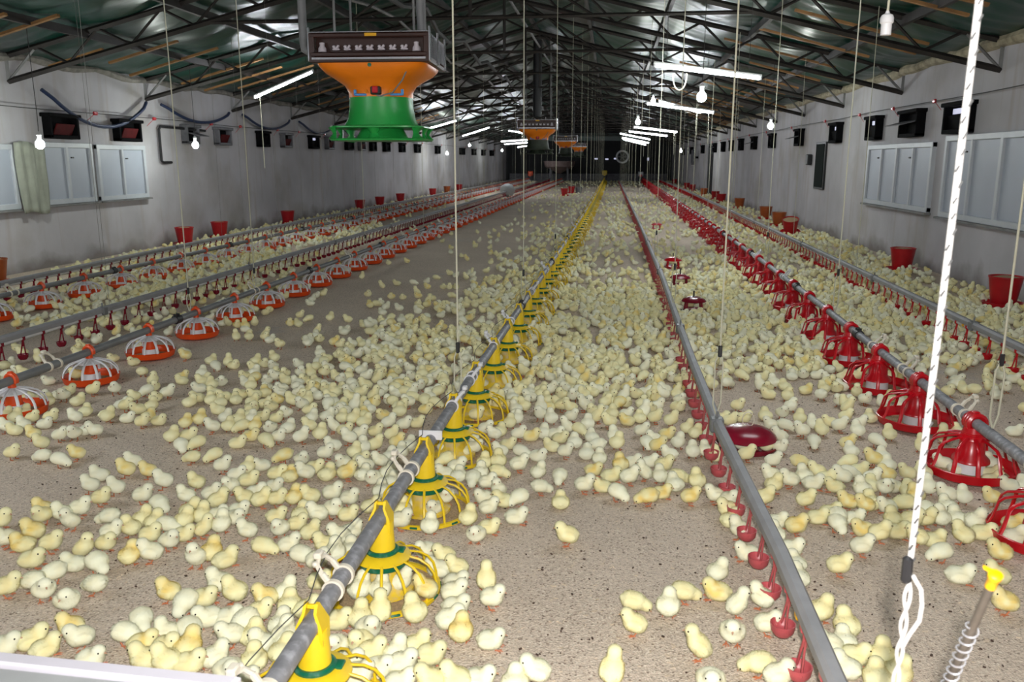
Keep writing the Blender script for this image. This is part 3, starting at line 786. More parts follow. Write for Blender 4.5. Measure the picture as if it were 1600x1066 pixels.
drinking_line(P_L2, 3.3, 57, 0, 'grey-railed drinking line between the two white feeder lines', 'darkred', 4.2, .21, [6.2, 9.0, 12.0, 15.2, 18], 7.5)
drinking_line(P_L1, 5.2, 57, 0, 'grey-railed drinking line nearest the left wall', 'darkred', 5.5, .205, [7.4, 11, 14.5, 18], 8)

# ------------------------------------------------------------------ suspension cords from the roof to the lines
def cord(x, y, z, label, group, r=.0035, mat='cord', loop=0.0, name='suspension_cord'):
    zt = roof_z(x) - .12
    o = empty(name, (x, y, z)); tag(o, label, 'cord', group)
    m = MB()
    if loop > 0:
        m.tube([(0, 0, zt - z), (.004, 0, loop)], r, 6)
        m.tube([(.004, 0, loop), (-.014, .004, loop - .05), (-.016, 0, .05), (0, 0, 0)], r * .9, 6); m.tube([(.004, 0, loop), (.020, -.004, loop - .06), (.018, 0, .06), (.003, 0, .0)], r * .9, 6)
        m.build('cord', M[mat], o)
        MB().box((.004, 0, loop), (.018, .014, .055), bev=.004).build('cord_lock', M['black'], o)
    else:
        m.tube([(0, 0, zt - z), (.003, 0, (zt - z) * .5), (0, 0, 0)], r, 6).build('cord', M[mat], o)
M['greycord'] = mk('dull_cord', (.20, .20, .18), .7)
def cords(path, z, ys, what, near_loop, rr, mt='cord'):
    for k, y in enumerate(ys):
        cord(path_x(path, y), y, z, f'thin cord holding up the {what}, {nth(k + 1)} from the front', 'suspension cords', rr if y < 9 else rr * .9, mt, near_loop if k < 3 else 0)
cords(P_YEL, Z_YEL + .03, [3.85, 6.6] + [6.6 + 3.3 * k for k in range(1, 14)], 'yellow feeder line', .22, .0042)
cords(P_RED, Z_RED + .03, [3.62, 6.45] + [6.45 + 3.3 * k for k in range(1, 14)], 'red feeder line', .30, .0048)
cords(P_DM, .25, [3.78] + [3.6 + 3.3 * k for k in range(1, 15)], 'drinking line between yellow and red', .30, .004)
cords(P_WIN, Z_WHT + .03, [6.15, 7.4] + [7.4 + 3.6 * k for k in range(1, 13)], 'inner white feeder line', .16, .0042)
cords(P_L2, .25, [6.3 + 3.6 * k for k in range(14)], 'left middle drinking line', 0, .0018, 'greycord')
cords(P_WOUT, Z_WHT + .03, [8.4 + 3.6 * k for k in range(13)], 'outer white feeder line', 0, .0018, 'greycord')
cords(P_DR, .25, [9.6 + 3.6 * k for k in range(13)], 'right drinking line', 0, .0042)
cords(P_L1, .25, [12.5 + 3.6 * k for k in range(12)], 'drinking line by the left wall', 0, .0022, 'greycord')

# ------------------------------------------------------------------ the front end of the middle drinking line: rope and standpipe
r = tag(empty('braided_rope', (.485, 1.2, .25)), 'thick white braided rope with black flecks, knotted below a black lock', 'rope')
zt = roof_z(.485) - .15 - .25
m = MB()
def rp(t):      # the rope leans a little and ends in a knotted tail
    return (-.030 + .03 * t, 0, .55 + (zt - .55) * t)
m.tube([rp(t / 30) for t in range(31)], .0047, 10)
# two twisted strands under the lock down to the rail
for ph in (0, math.pi):
    m.tube([(-.028 - .012 * (1 - t) + .0040 * math.cos(ph + t * 36), .0040 * math.sin(ph + t * 36), .01 + .527 * t) for t in [q / 160 for q in range(161)]], .0028, 8)
m.tube([(-.026, -.004, .548), (-.014, -.010, .528), (-.012, -.014, .505), (-.013, -.014, .48), (-.024, -.012, .455), (-.031, -.008, .43)], .0033, 8)
m.tube([(-.045, 0, .26), (-.066, -.01, .29), (-.074, -.012, .285), (-.055, -.014, .265), (-.035, -.01, .255)], .0033, 8)
for k in range(130):
    t = k / 130; p = rp(t)
    m.box((p[0] + .003 * math.sin(k * 2.4), -.0044, p[2]), (.0028, .0020, .010), 1, rot=Matrix.Rotation(.45, 3, 'Y'))
m.build('rope', [M['rope'], M['dcord']], r)
MB().box((-.034, -.002, .555), (.014, .014, .044), bev=.004).build('rope_lock', M['black'], r)
# leaning standpipe with a coil spring and yellow cap
r = tag(empty('standpipe', (.489, 1.295, .235)), 'leaning metal standpipe wrapped in a coil spring with bright yellow cap', 'standpipe')
ax = Vector((.481 - .489, 1.0 - 1.295, .905 - .235)); Ls = ax.length; ax.normalize()
q = Vector((0, 0, 1)).rotation_difference(ax).to_matrix()
def axm(m):
    m.v = [tuple(q @ Vector(v)) for v in m.v]; return m
axm(MB().tube([(0, 0, 0), (0, 0, Ls - .02)], .0055, 14)).build('pipe', M['rod'], r)
n = 920
axm(MB().tube([(.0085 * math.cos(k * .25), .0085 * math.sin(k * .25), .02 + (Ls - .125) * k / n) for k in range(n + 1)], .0010, 6)).build('coil_spring', M['coil'], r)
cp = MB(); cp.lathe([(0, Ls - .026), (.0066, Ls - .026), (.0069, Ls - .010), (.0086, Ls - .008), (.0086, Ls - .002), (.006, Ls), (0, Ls)], 16)
cp.box((-.009, .003, Ls + .003), (.016, .007, .004), bev=.002, rot=Matrix.Rotation(.5, 3, 'Y')); 
axm(cp).build('cap', M['cap'], r)

# ------------------------------------------------------------------ white crate at the lower left
r = tag(empty('white_crate', (-1.03, .98, 0)), 'blurred white crate corner with a raised rim, in front of the litter', 'crate')
m = MB(); z = .5; W, D, t = .76, .60, .035
rimz = z
def rect_rings(rings):
    q = MB(); n = len(rings)
    q.add([(sx * (W / 2 - i), sy * (D / 2 - i), h) for i, h in rings for sx, sy in ((-1, -1), (1, -1), (1, 1), (-1, 1))],
          [(k * 4 + j, k * 4 + (j + 1) % 4, k * 4 + 4 + (j + 1) % 4, k * 4 + 4 + j) for k in range(n - 1) for j in range(4)] + [(3, 2, 1, 0), tuple(n * 4 - 4 + j for j in range(4))])
    return q
rect_rings([(.012, 0), (.008, z - .05)]).build('body', M['crate'], r)
rect_rings([(.0, z - .052), (.0, z - .006), (.006, z), (t - .004, z), (t, z - .004), (t, z - .016)]).build('rim', M['crate'], r)
rect_rings([(t + .004, z - .016), (t + .004, z - .010), (t + .010, z - .008)]).build('lid_panel', M['crategroove'], r)
r.rotation_euler = (0, 0, R(-2.5))

# ------------------------------------------------------------------ bucket feeders along the walls
def bucket(lod, mt):
    t = empty('bucket_feeder'); n = 28 if lod == 0 else 14
    MB().shell([(.105, .035), (.112, .035), (.150, .285), (.156, .290), (.156, .302), (.147, .302), (.104, .045)], n).build('hopper', M[mt], t)
    MB().lathe([(0, .29), (.07, .300), (.146, .282), (.146, .26), (0, .26)], n).build('feed', M['feed'], t)
    MB().shell([(.01, .004), (.170, .004), (.188, .030), (.192, .046), (.184, .046), (.172, .018), (.01, .014)], n).build('base_pan', M['red'], t)
    return t
bk = {'r': bucket(0, 'bucket_r'), 'o': bucket(0, 'bucket_o')}; used = {'r': 0, 'o': 0}
BUCK = [('r', 3.84, 8.55, 0, 'red bucket feeder by the right wall, first one past the rope'), ('r', 3.76, 11.25, 0, 'red bucket feeder on a red saucer under the right shuttered windows'),
        ('r', 3.42, 16.5, 1, 'red bucket feeder tipped over beside a brown one, right wall'), ('o', 3.66, 18.9, 0, 'brown bucket feeder behind the tipped red one, right wall'),
        ('o', 3.78, 21.2, 0, 'lone brown bucket feeder past the leaning pair, right wall'), ('o', 3.82, 25.8, 0, 'second lone brown bucket feeder along the right wall'),
        ('r', 3.72, 29.2, 0, 'red bucket feeder in front of another red one, right wall'), ('r', 3.80, 31.6, 0, 'red bucket feeder behind another red one, right wall'),
        ('o', 3.75, 35.0, 0, 'brown bucket feeder by the dark door, right wall'), ('r', 3.80, 40.5, 0, 'red bucket feeder just beyond the dark door'), ('r', 3.80, 43.5, 0, 'second red bucket feeder beyond the dark door'), ('r', 3.8, 52, 0, 'farthest red bucket feeder on the right'),
        ('o', -7.02, 8.75, 0, 'brown bucket feeder cut by the left edge of the view'), ('r', -7.15, 13.4, 0, 'red bucket feeder, first along the left wall'), ('r', -7.15, 14.7, 0, 'red bucket feeder, second along the left wall'),
        ('r', -7.18, 18.1, 0, 'red bucket feeder, third along the left wall'), ('r', -7.15, 23.5, 0, 'red bucket feeder, fourth along the left wall'), ('r', -7.15, 25.6, 0, 'red bucket feeder, fifth along the left wall'),
        ('r', -7.15, 28.2, 0, 'red bucket feeder, sixth along the left wall'), ('r', -7.15, 33.5, 0, 'red bucket feeder, seventh along the left wall'), ('o', -7.15, 36.5, 0, 'brown bucket feeder far along the left wall'), ('r', -7.15, 39.5, 0, 'red bucket feeder, farthest along the left wall'),
        ('r', -1.88, 34.3, 0, 'red bucket feeder in mid floor, nearer of two'), ('r', -1.72, 37.0, 0, 'red bucket feeder in mid floor, farther of two')]
for c_, x, y, tip, lb in BUCK:
    if not used[c_]: o = bk[c_]; o.location = (x, y, 0); o['label'] = lb; o['category'] = 'bucket feeder'; o['group'] = 'bucket feeders'; used[c_] = 1
    else: o = dup(bk[c_], (x, y, 0), rnd.uniform(0, 6), lb)
    if tip: o.rotation_euler = (R(14), R(-12), .4); o.location.z = .03
o = MB().lathe([(0, 0), (.12, 0), (.15, .26), (.14, .26), (.11, .03), (0, .03)], 14).build('bucket', M['grey']); o.location = (-1.42, 37.2, 0); tag(o, 'small dark grey bucket beside the two red ones in mid floor', 'bucket')
o = MB().ell((0, 0, .26), (.30, .30, .26), 18).build('water_tank', mk('grey_white_tank', (.36, .37, .37), .5)); o.location = (-4.05, 33.0, 0); tag(o, 'round pale grey tank standing beside the left drinking line', 'tank')

# ------------------------------------------------------------------ chick drinkers standing in the litter
r = tag(empty('bell_drinker', (.70, 4.04, 0)), 'large maroon bell drinker with wire handle beside the middle drinking line', 'drinker')
MB().lathe([(0, .138), (.03, .137), (.085, .130), (.140, .112), (.176, .086), (.186, .070), (.180, .066), (.130, .092), (0, .10)], 32).build('dome', M['darkred'], r)
MB().shell([(.02, .004), (.17, .004), (.196, .030), (.200, .040), (.192, .040), (.165, .014), (.02, .012)], 32).build('trough', M['darkred'], r)
MB().lathe([(.060, .012), (.045, .11)], 16).build('centre_post', M['red'], r)
MB().tube([(.036 * math.sin(a), 0, .170 + .045 * math.cos(a)) for a in [R(q) for q in range(-150, 151, 25)]], .003, 6).build('handle', M['cream'], r)
r.scale = (.78, .78, .88)
def tripod(x, y, lb, s_=1.0, mt='darkred'):
    r = tag(empty('chick_drinker', (x, y, 0)), lb, 'drinker', 'small chick drinkers')
    MB().lathe([(0, .15), (.05, .145), (.10, .125), (.118, .105), (.110, .100), (0, .11)], 20).build('dome', M[mt], r)
    for k in range(4):
        a = R(45 + 90 * k); MB().tube([(.09 * math.cos(a), .09 * math.sin(a), .11), (.105 * math.cos(a), .105 * math.sin(a), .02)], .012, 6).build('leg', M[mt], r)
    MB().lathe([(0, .004), (.10, .004), (.125, .03), (.12, .03), (.09, .012), (0, .012)], 20).build('tray', M[mt], r)
    MB().tube([(0, 0, .14), (0, .01, .2)], .008, 6).build('knob', M['black'], r)
tripod(.80, 7.9, 'small maroon chick drinker right of the middle drinking line, nearest one')
tripod(.80, 9.5, 'small maroon chick drinker right of the middle drinking line, second one')
tripod(.84, 11.2, 'small red chick drinker right of the middle drinking line, third one', mt='red')
tripod(.95, 17.5, 'small red chick drinker right of the middle drinking line, farthest one', mt='red')

# ------------------------------------------------------------------ gas heaters under the ridge
def rrect(hx, hy, p, n=32):
    out = []
    for k in range(n):
        a = 2 * math.pi * (k + .5) / n; c, s_ = math.cos(a), math.sin(a)
        out.append((hx * math.copysign(abs(c) ** (2 / p), c), hy * math.copysign(abs(s_) ** (2 / p), s_)))
    return out
def loft(m, rings, mi=0, caps=True):
    n = len(rings[0][0]); vs = []; fs = []
    for pts, z in rings: vs += [(a, b, z) for a, b in pts]
    for i in range(len(rings) - 1):
        for j in range(n):
            h = (j + 1) % n; fs.append((i * n + j, i * n + h, (i + 1) * n + h, (i + 1) * n + j))
    if caps: fs += [tuple(range(n - 1, -1, -1)), tuple((len(rings) - 1) * n + j for j in range(n))]
    return m.add(vs, fs, mi)
M['hgreen_shaded'] = mk('heater_green_shaded', (.020, .030, .016), .6, vary=.3)  # shaded copy of the heater green: missing light from below painted into the colour
def heater():
    t = empty('gas_heater')       # origin at the underside of the green base
    # green base: two plates with flared posts between, and the bell above
    g = MB(); N = 40
    loft(g, [(rrect(.355, .30, 5, N), .0), (rrect(.36, .305, 5, N), .012), (rrect(.33, .28, 5, N), .016)])
    loft(g, [(rrect(.34, .285, 5, N), .088), (rrect(.355, .30, 5, N), .092), (rrect(.355, .30, 5, N), .102), (rrect(.27, .24, 3, N), .112), (rrect(.252, .235, 2.2, N), .16), (rrect(.240, .230, 2, N), .24), (rrect(.236, .23, 2, N), .315)])
    for sx in (-1, 1):
        for py, px in ((-.27, .30), (.27, .30), (0, .33)): pass
    for (px, py) in ((0, -.275), (.315, -.24), (-.315, -.24), (0, .275), (.315, .24), (-.315, .24), (.33, 0), (-.33, 0)):
        g.tube([(px, py, .008), (px * .985, py * .985, .02), (px * .96, py * .96, .05), (px * .985, py * .985, .084), (px, py, .098)], [.062, .045, .026, .045, .062], 10, flat=(1, .45))
    g.build('green_base', M['hgreen'], t)
    d = MB(); loft(d, [(rrect(.20, .18, 2, N), .016), (rrect(.16, .15, 2, N), .088)]); d.build('burner_cone', M['hgreen'], t)
    o_ = MB()
    loft(o_, [(rrect(.238, .232, 2.0, N), .312), (rrect(.240, .234, 2.05, N), .36), (rrect(.262, .25, 2.3, N), .415), (rrect(.315, .28, 3.0, N), .462), (rrect(.372, .315, 4.6, N), .512), (rrect(.396, .33, 7, N), .556), (rrect(.400, .335, 10, N), .585)])
    o_.build('orange_funnel', M['horange'], t)
    # housing
    h = MB(); W, D = .86, .70; z0, z1 = .60, .82
    h.box((0, 0, z0 - .002), (W, D, .035), bev=.006)
    h.box((0, .02, (z0 + z1) / 2), (W - .06, D - .12, z1 - z0), 0)
    h.box((0, -D / 2 + .02, z1 - .020), (W - .01, .045, .040), bev=.010); h.box((0, -D / 2 + .02, z0 + .045), (W - .01, .05, .045), bev=.012)
    h.box((0, D / 2 - .02, z1 - .020), (W - .01, .045, .040), bev=.010); h.box((0, D / 2 - .02, z0 + .045), (W - .01, .05, .045), bev=.012)
    for sx in (-1, 1):
        for sy in (-1, 1): h.box((sx * (W / 2 - .02), sy * (D / 2 - .02), (z0 + z1) / 2), (.04, .04, z1 - z0), bev=.006)
    h.build('housing', M['hbrown'], t)
    for c_, d_ in (((0, -D / 2 - .004, z0 + .012), (W - .04, .012, .020)), ((0, -D / 2 - .003, z1 + .004), (W, .02, .010)), ((0, D / 2 + .003, z1 + .004), (W, .02, .010))):
        MB().box(c_, d_, bev=.002).build('chrome_trim', M['chrome'], t)
    for sx in (1, -1):
        s = MB(); xx = sx * (W / 2 + .004)
        for yy in (-D / 2 + .02, D / 2 - .02, 0): s.box((xx, yy, (z0 + z1) / 2 + .02), (.014, .035, z1 - z0 + .06), bev=.004)
        for k in range(12): s.box((xx, -D / 2 + .06 + k * (D - .12) / 11, (z0 + z1) / 2 + .01), (.006, .010, z1 - z0 - .03))
        s.build('side_grille', M['chrome'], t)
    for k in range(7):
        b = MB(); x = -.255 + k * .082
        b.box((x, -D / 2 + .055, .705), (.024, .03, .045), bev=.006, rot=Matrix.Rotation(-.45, 3, 'Y')); b.box((x + .022, -D / 2 + .05, .712), (.016, .03, .035), bev=.004, rot=Matrix.Rotation(.45, 3, 'Y'))
        b.box((x + .01, -D / 2 + .055, .692), (.05, .03, .014), bev=.003)
        b.build('burner', M['ceramic'], t)
    for x in (-.345, .335):
        b = MB(); b.lathe([(0, 0), (.03, 0), (.028, .03), (.017, .05), (.019, .075), (0, .08)], 12, c=(x, -D / 2 + .05, .672)); b.build('insulator', M['ceramic'], t)
    MB().box((.02, -D / 2 - .006, z1 - .018), (.085, .006, .024)).build('rating_plate', M['cap'], t)['label'] = 'small yellow plate on the top rail'
    k = MB().box((.02, -.245, .358), (.075, .05, .070), bev=.008); kb = k.build('thermostat', M['black'], t)
    MB().box((.018, -.272, .356), (.042, .012, .048), bev=.006).build('red_switch', M['red'], kb)
    s = MB()
    for x0, sg in ((-.10, -1), (.165, 1)):
        s.box((x0, -.222, .326), (.095, .012, .020), bev=.004); s.box((x0 + sg * .042, -.216, .345), (.02, .012, .052), bev=.004)
    s.build('blue_sticker', M['blue'], t)
    s = MB().tube([(-.065, -.236, .340), (-.05, -.238, .366), (-.036, -.236, .340), (-.066, -.236, .340)], .003, 5)
    s.tube([(.125 + .011 * math.cos(a), -.232, .343 + .011 * math.sin(a)) for a in [R(q) for q in range(0, 361, 45)]], .003, 5); s.tube([(.114, -.231, .343), (.118, -.231, .36), (.132, -.229, .368)], .003, 5)
    s.build('yellow_mark', M['cap'], t)
    MB().lathe([(0, 0), (.014, 0), (.014, .004), (0, .004)], 14).build('round_badge', M['green'], t)
    bd = [o for o in kids(t) if o.name.startswith('round_badge')][0]; bd.location = (0, -.330, .52); bd.rotation_euler = (R(90), 0, 0)
    # thin gas hose hung across the front
    MB().tube([(.30, -.32, .60), (.22, -.27, .44), (.14, -.24, .34), (.05, -.245, .312), (.02, -.25, .322)], .006, 6).build('gas_hose', M['trussp'], t)
    ch = MB()
    for sx, sy in ((-.28, -.2), (.30, -.2), (-.28, .25), (.30, .25)):
        ch.tube([(sx, sy, .82), (sx * .97, sy * .9, 2.74)], .009, 6)
    ch.build('hanging_chain', M['trussp'], t)
    for o in kids(t):                     # the upper half is squat
        for v in o.data.vertices:
            z = v.co.z + o.location.z
            if z > .315 and not o.name.startswith('round'): v.co.z = .315 + (min(z, 1.0) - .315) * .83 + max(0, z - 1.0)
    return t
h0 = heater()
tag(h0, 'orange and green hanging gas heater with brown burner housing, nearest and largest', 'heater', 'gas heaters under the ridge')
hz = 1.545
h0.location = (-1.735, 6.35, hz); h0.rotation_euler = (0, 0, R(2))
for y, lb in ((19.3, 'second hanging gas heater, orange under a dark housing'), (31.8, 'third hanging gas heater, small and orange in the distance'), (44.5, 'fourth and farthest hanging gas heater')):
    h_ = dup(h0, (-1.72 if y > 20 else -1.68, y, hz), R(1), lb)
    for o in kids(h_):  # far heaters get the shade on their green undersides as a darker colour
        if o.name.startswith(('green_base', 'burner_cone')): o.material_slots[0].link = 'OBJECT'; o.material_slots[0].material = M['hgreen_shaded']; o['label'] = 'green lower part, coloured dark as shade'
o = MB().tube([(-2.27, 6.2, roof_z(-2.3) - .16), (-2.265, 6.2, 2.25), (-2.26, 6.2, 2.20), (-2.20, 6.2, 2.165), (-2.15, 6.2, 2.16)], .030, 12).build('flue_pipe', M['grey']); tag(o, 'grey plastic pipe bending into the left side of the nearest heater', 'pipe')
o = MB().tube([(-1.40, 6.25, roof_z(-1.4) - .16), (-1.40, 6.25, 2.45), (-1.40, 6.3, 2.26)], .030, 12).build('flue_pipe', M['grey']); tag(o, 'grey plastic pipe coming down onto the nearest heater from above', 'pipe')

o = MB().tube([(-1.70, 19.4, 2.37), (-1.70, 19.4, roof_z(-1.7) - .22)], .10, 12).build('flue_pipe', M['black']); tag(o, 'black flue rising from the second heater to the roof', 'pipe')
# ------------------------------------------------------------------ tube lamps and bulbs
def tube_lamp(c, L_, slope, label, cordlen=0.0, rz=0.0):
    t = empty('tube_lamp', c); tag(t, label, 'lamp', 'tube lamps'); t.rotation_euler = (0, 0, rz)
    a = math.atan(slope); dx, dz = math.cos(a), math.sin(a)
    P = lambda s_, up=0.0: (s_ * dx, 0, s_ * dz + up)
    MB().tube([P(-L_ / 2 + .02), P(L_ / 2 - .02)], .0145, 12).build('tube', M['tube_on'], t)
    b = MB().box((0, 0, .034), (L_, .036, .026), rot=Matrix.Rotation(-a, 3, 'Y'), bev=.004)
    b.tube([P(-L_ / 2), P(-L_ / 2 + .025)], .017, 12); b.tube([P(L_ / 2 - .025), P(L_ / 2)], .017, 12)
    for s_ in (-L_ / 2 + .01, L_ / 2 - .01): b.box((P(s_)[0], 0, P(s_)[2] + .018), (.02, .03, .03))
    b.build('batten', M['white'], t)
    for s_ in (-L_ * .38, L_ * .38):
        p = P(s_); xw = c[0] + p[0] * math.cos(rz)
        MB().tube([(p[0], 0, p[2] + .04), (p[0], 0, roof_z(xw) - .03 - c[2])], .0028, 5).build('hanging_wire', M['dcord'], t)
    if cordlen:
        p = P(cordlen[0] * L_); MB().tube([p, (p[0] + .01, 0, p[2] - cordlen[1])], .006, 6).build('lamp_cord', M['cord'], t)
    return t
TL = [((-4.35, 2.7, 2.0), 1.2, .1, 'tube lamp out of view on the left, nearer the yellow line end', 0, 0), ((-4.35, 1.5, 2.0), 1.2, .1, 'tube lamp out of view on the left, beside the entrance', 0, 0), ((1.02, 4.55, 2.42), 1.2, -.125, 'tube lamp above the view, first on the right', 0, 0),
      ((1.03, 9.85, 2.36), 1.2, -.125, 'largest tube lamp, right of centre, with a wire loop under it', 0, .05), ((1.17, 15.4, 2.30), 1.2, -.14, 'upper tube lamp of the crossing pair on the right', (.42, .55), .05), ((1.46, 19.3, 2.55), .98, -.27, 'lower tube lamp of the crossing pair on the right', (.4, .5), 0),
      ((1.16, 23.6, 2.22), 1.2, -.12, 'tube lamp heading the right far cluster', (.42, .6), .05), ((1.08, 26.5, 2.20), 1.2, -.12, 'second tube lamp of the right far cluster', (.3, .6), 0), ((.86, 33.2, 2.30), 1.2, -.2, 'third tube lamp of the right far cluster', 0, 0), ((1.0, 37.5, 2.26), 1.2, -.2, 'fourth tube lamp of the right far cluster', (.3, .6), 0), ((1.1, 43.5, 2.31), 1.2, -.25, 'smallest tube lamp of the right far cluster', 0, 0),
      ((-5.50, 14.0, 2.64), 1.14, .39, 'sloping tube lamp on the left beside the nearest heater', (-.40, 1.2), 0), ((-5.75, 28.4, 2.56), 1.15, .27, 'tube lamp seen through the green heater base', 0, 0), ((-5.6, 35.0, 2.56), 1.2, .30, 'sloping tube lamp past the nearest heater', 0, 0),
      ((-4.1, 38.0, 2.62), 1.05, -.17, 'tube lamp left of the second heater sloping the other way', (.1, .6), 0), ((-3.78, 33.5, 2.17), 1.2, .06, 'level tube lamp left of the second heater', 0, 0), ((-4.9, 43.5, 2.26), 1.2, .06, 'lower level tube lamp left of the second heater', (.2, .6), 0), ((-5.5, 54, 2.3), 1.0, .15, 'farthest tube lamp on the left', 0, 0)]
for a in TL: tube_lamp(*a)
# white loop of flex under the first tube
o = MB().tube([(.73 + .075 * math.cos(a), 9.84, 2.34 - .02 + .15 * math.sin(a)) for a in [R(q) for q in range(-190, 11, 20)]], .0075, 8).build('flex_loop', M['cream']); tag(o, 'pale loop of flex hanging under the largest tube lamp', 'cable')
def bulb(x, y, z, label, lit=True, s_=1.0):
    t = empty('light_bulb', (x, y, z)); tag(t, label, 'lamp', 'bare bulbs')
    if lit:
        MB().lathe([(0, -.070), (.026, -.064), (.045, -.040), (.050, -.014), (.042, .012), (.022, .034), (.016, .045), (0, .045)], 18).build('bulb', M['bulb_on'], t)
    MB().lathe([(.0, .036), (.019, .036), (.021, .040), (.021, .080), (.026, .084), (.026, .100), (.022, .108), (.010, .116), (.006, .128), (0, .128)] if lit else [(0, -.020), (.017, -.020), (.0175, .016), (.022, .020), (.022, .034), (.018, .044), (.008, .049), (.005, .058), (0, .058)], 18).build('lamp_holder', M['white'], t)
    MB().tube([(0, 0, .12 if lit else .05), (.006, 0, .3), (0, 0, roof_z(x) - .02 - z)], .004, 6).build('flex', M['cord' if not lit else 'dcord'], t)
bulb(-6.55, 9.15, 1.60, 'bare lit bulb hanging before the curtained window')
bulb(-6.5, 12.75, 1.655, 'bare lit bulb hanging past the left windows')
bulb(-6.5, 33.3, 1.69, 'bare lit bulb far left, lower of the far pair'); bulb(-6.3, 37.5, 2.08, 'bare lit bulb far left, higher of the far pair'); bulb(-6.2, 48, 1.98, 'farthest bare lit bulb on the left')
bulb(.92, 9.25, 2.07, 'bare lit bulb under the largest tube lamp', s_=1.0); bulb(2.7, 15.2, 2.0, 'bare lit bulb hanging near the right wall'); bulb(2.7, 34.3, 1.79, 'small far bare lit bulb near the right wall'); bulb(.52, 18.1, 2.2, 'bare lit bulb between the right tube lamps'); bulb(.95, 21.0, 2.82, 'small bare bulb at the end of the crossing tubes')
bulb(.91, 3.1, 1.835, 'white lamp holder without a bulb, hanging from a pale flex', lit=False)
# round white fan or dial low on the far wall, faint objects at the dark end
r = tag(empty('wall_fan', (.72, Y1 - .35, 1.66)), 'small round pale fan on the dark end wall', 'fan')
f = MB().shell([(.34, -.05), (.46, -.05), (.46, .05), (.34, .05)], 20); fo = f.build('fan_ring', M['white'], r); fo.rotation_euler = (R(90), 0, 0)
f = MB()
for k in range(6): f.box((.17 * math.cos(k * 1.047), .17 * math.sin(k * 1.047), 0), (.30, .1, .012), rot=Matrix.Rotation(k * 1.047, 3, 'Z'))
fo = f.build('fan_blade', M['ventgrey'], r); fo.rotation_euler = (R(90), 0, 0)
MB().box((0, .22, 0), (.1, .30, .1)).build('bracket', M['black'], r)
r = tag(empty('feed_hopper', (-3.5, 57.2, 0)), 'pale pinkish hopper standing before the dark end wall', 'hopper')
MB().lathe([(.10, .55), (.45, .75), (.98, 1.0), (1.06, 1.35), (1.02, 1.37), (.92, 1.05), (.4, .8), (.1, .6)], 24).build('tank', M['farwhite'], r)
for k in range(4):
    a = R(45 + 90 * k); MB().tube([(.85 * math.cos(a), .85 * math.sin(a), 0), (.8 * math.cos(a), .8 * math.sin(a), .95)], .04, 6).build('leg', M['galv'], r)
for k, (x, z) in enumerate(((-1.1, 1.52), (-.35, 1.50), (.25, 1.53), (2.5, 1.50))):
    o = MB().box((x, Y1 - .03, z), (.22 if k < 3 else .12, .05, .10 if k < 3 else .2), bev=.02).build('wall_slot', M['daylight']); tag(o, f'tiny bright slot in the dark end wall, {nth(k + 1)} from the left', 'slot', 'bright slots in the end wall')
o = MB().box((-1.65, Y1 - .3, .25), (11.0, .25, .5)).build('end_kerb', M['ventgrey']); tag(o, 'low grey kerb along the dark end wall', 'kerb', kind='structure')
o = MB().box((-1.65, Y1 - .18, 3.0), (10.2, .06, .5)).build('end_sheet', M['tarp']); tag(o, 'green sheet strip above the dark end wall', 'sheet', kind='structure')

# ------------------------------------------------------------------ chicks
def smooth(a, b, x):
    t = np.clip((x - a) / (b - a), 0, 1); return t * t * (3 - 2 * t)
POSES = {}   # pose -> (elements, head centre, head yaw, head pitch, leg spec)
def E(c, r, pitch=0.0, yaw_=0.0): return (c, r, pitch, yaw_)
def pose(kind):
    el = []
    if kind in 'sv':
        el += [E((-.004, 0, .049), (.036, .0325, .0310), 14), E((-.020, 0, .045), (.024, .029, .027)), E((.014, 0, .050), (.024, .028, .027)), E((-.037, 0, .052), (.011, .011, .009), 20)]
        for s_ in (-1, 1): el.append(E((-.007, s_ * .0285, .051), (.025, .008, .017), 8))
        if kind == 's': el += [E((.021, 0, .067), (.020, .0205, .019)), E((.027, 0, .081), (.0225, .0212, .0210))]; hd = (.027, 0, .081); hy, hp = 0, -8
        else: el += [E((.020, -.004, .067), (.020, .0205, .019)), E((.022, -.011, .081), (.0210, .0225, .0210))]; hd = (.022, -.011, .081); hy, hp = -75, -18
    elif kind == 'u':
        el += [E((-.002, 0, .052), (.037, .0305, .0295), 45), E((-.012, 0, .040), (.025, .029, .026)), E((.010, 0, .060), (.023, .026, .025)), E((-.031, 0, .036), (.012, .011, .009), 40)]
        for s_ in (-1, 1): el.append(E((-.008, s_ * .025, .052), (.026, .008, .015), 45))
        el += [E((.017, 0, .080), (.0185, .0185, .020)), E((.022, 0, .096), (.0222, .0205, .0208))]; hd = (.022, 0, .097); hy, hp = 0, 0
    elif kind == 't':
        el += [E((-.004, 0, .032), (.039, .0360, .030), 4), E((-.022, 0, .031), (.024, .031, .026)), E((.016, 0, .034), (.024, .029, .027)), E((-.042, 0, .036), (.012, .011, .009), 15)]
        for s_ in (-1, 1): el.append(E((-.008, s_ * .030, .034), (.028, .008, .016), 3))
        el += [E((.024, 0, .048), (.020, .0205, .018)), E((.029, 0, .061), (.0225, .0212, .0208))]; hd = (.030, 0, .062); hy, hp = 0, -5
    else:
        el += [E((-.006, 0, .050), (.036, .032, .031), -10), E((-.022, 0, .051), (.024, .029, .027)), E((.015, 0, .046), (.024, .028, .027)), E((-.041, 0, .059), (.012, .011, .009), -10)]
        for s_ in (-1, 1): el.append(E((-.008, s_ * .0265, .051), (.027, .008, .017), -14))
        el += [E((.032, 0, .041), (.020, .020, .018)), E((.043, 0, .031), (.0225, .0205, .0205))]; hd = (.044, 0, .031); hy, hp = 0, -42
    return el, hd, hy, hp
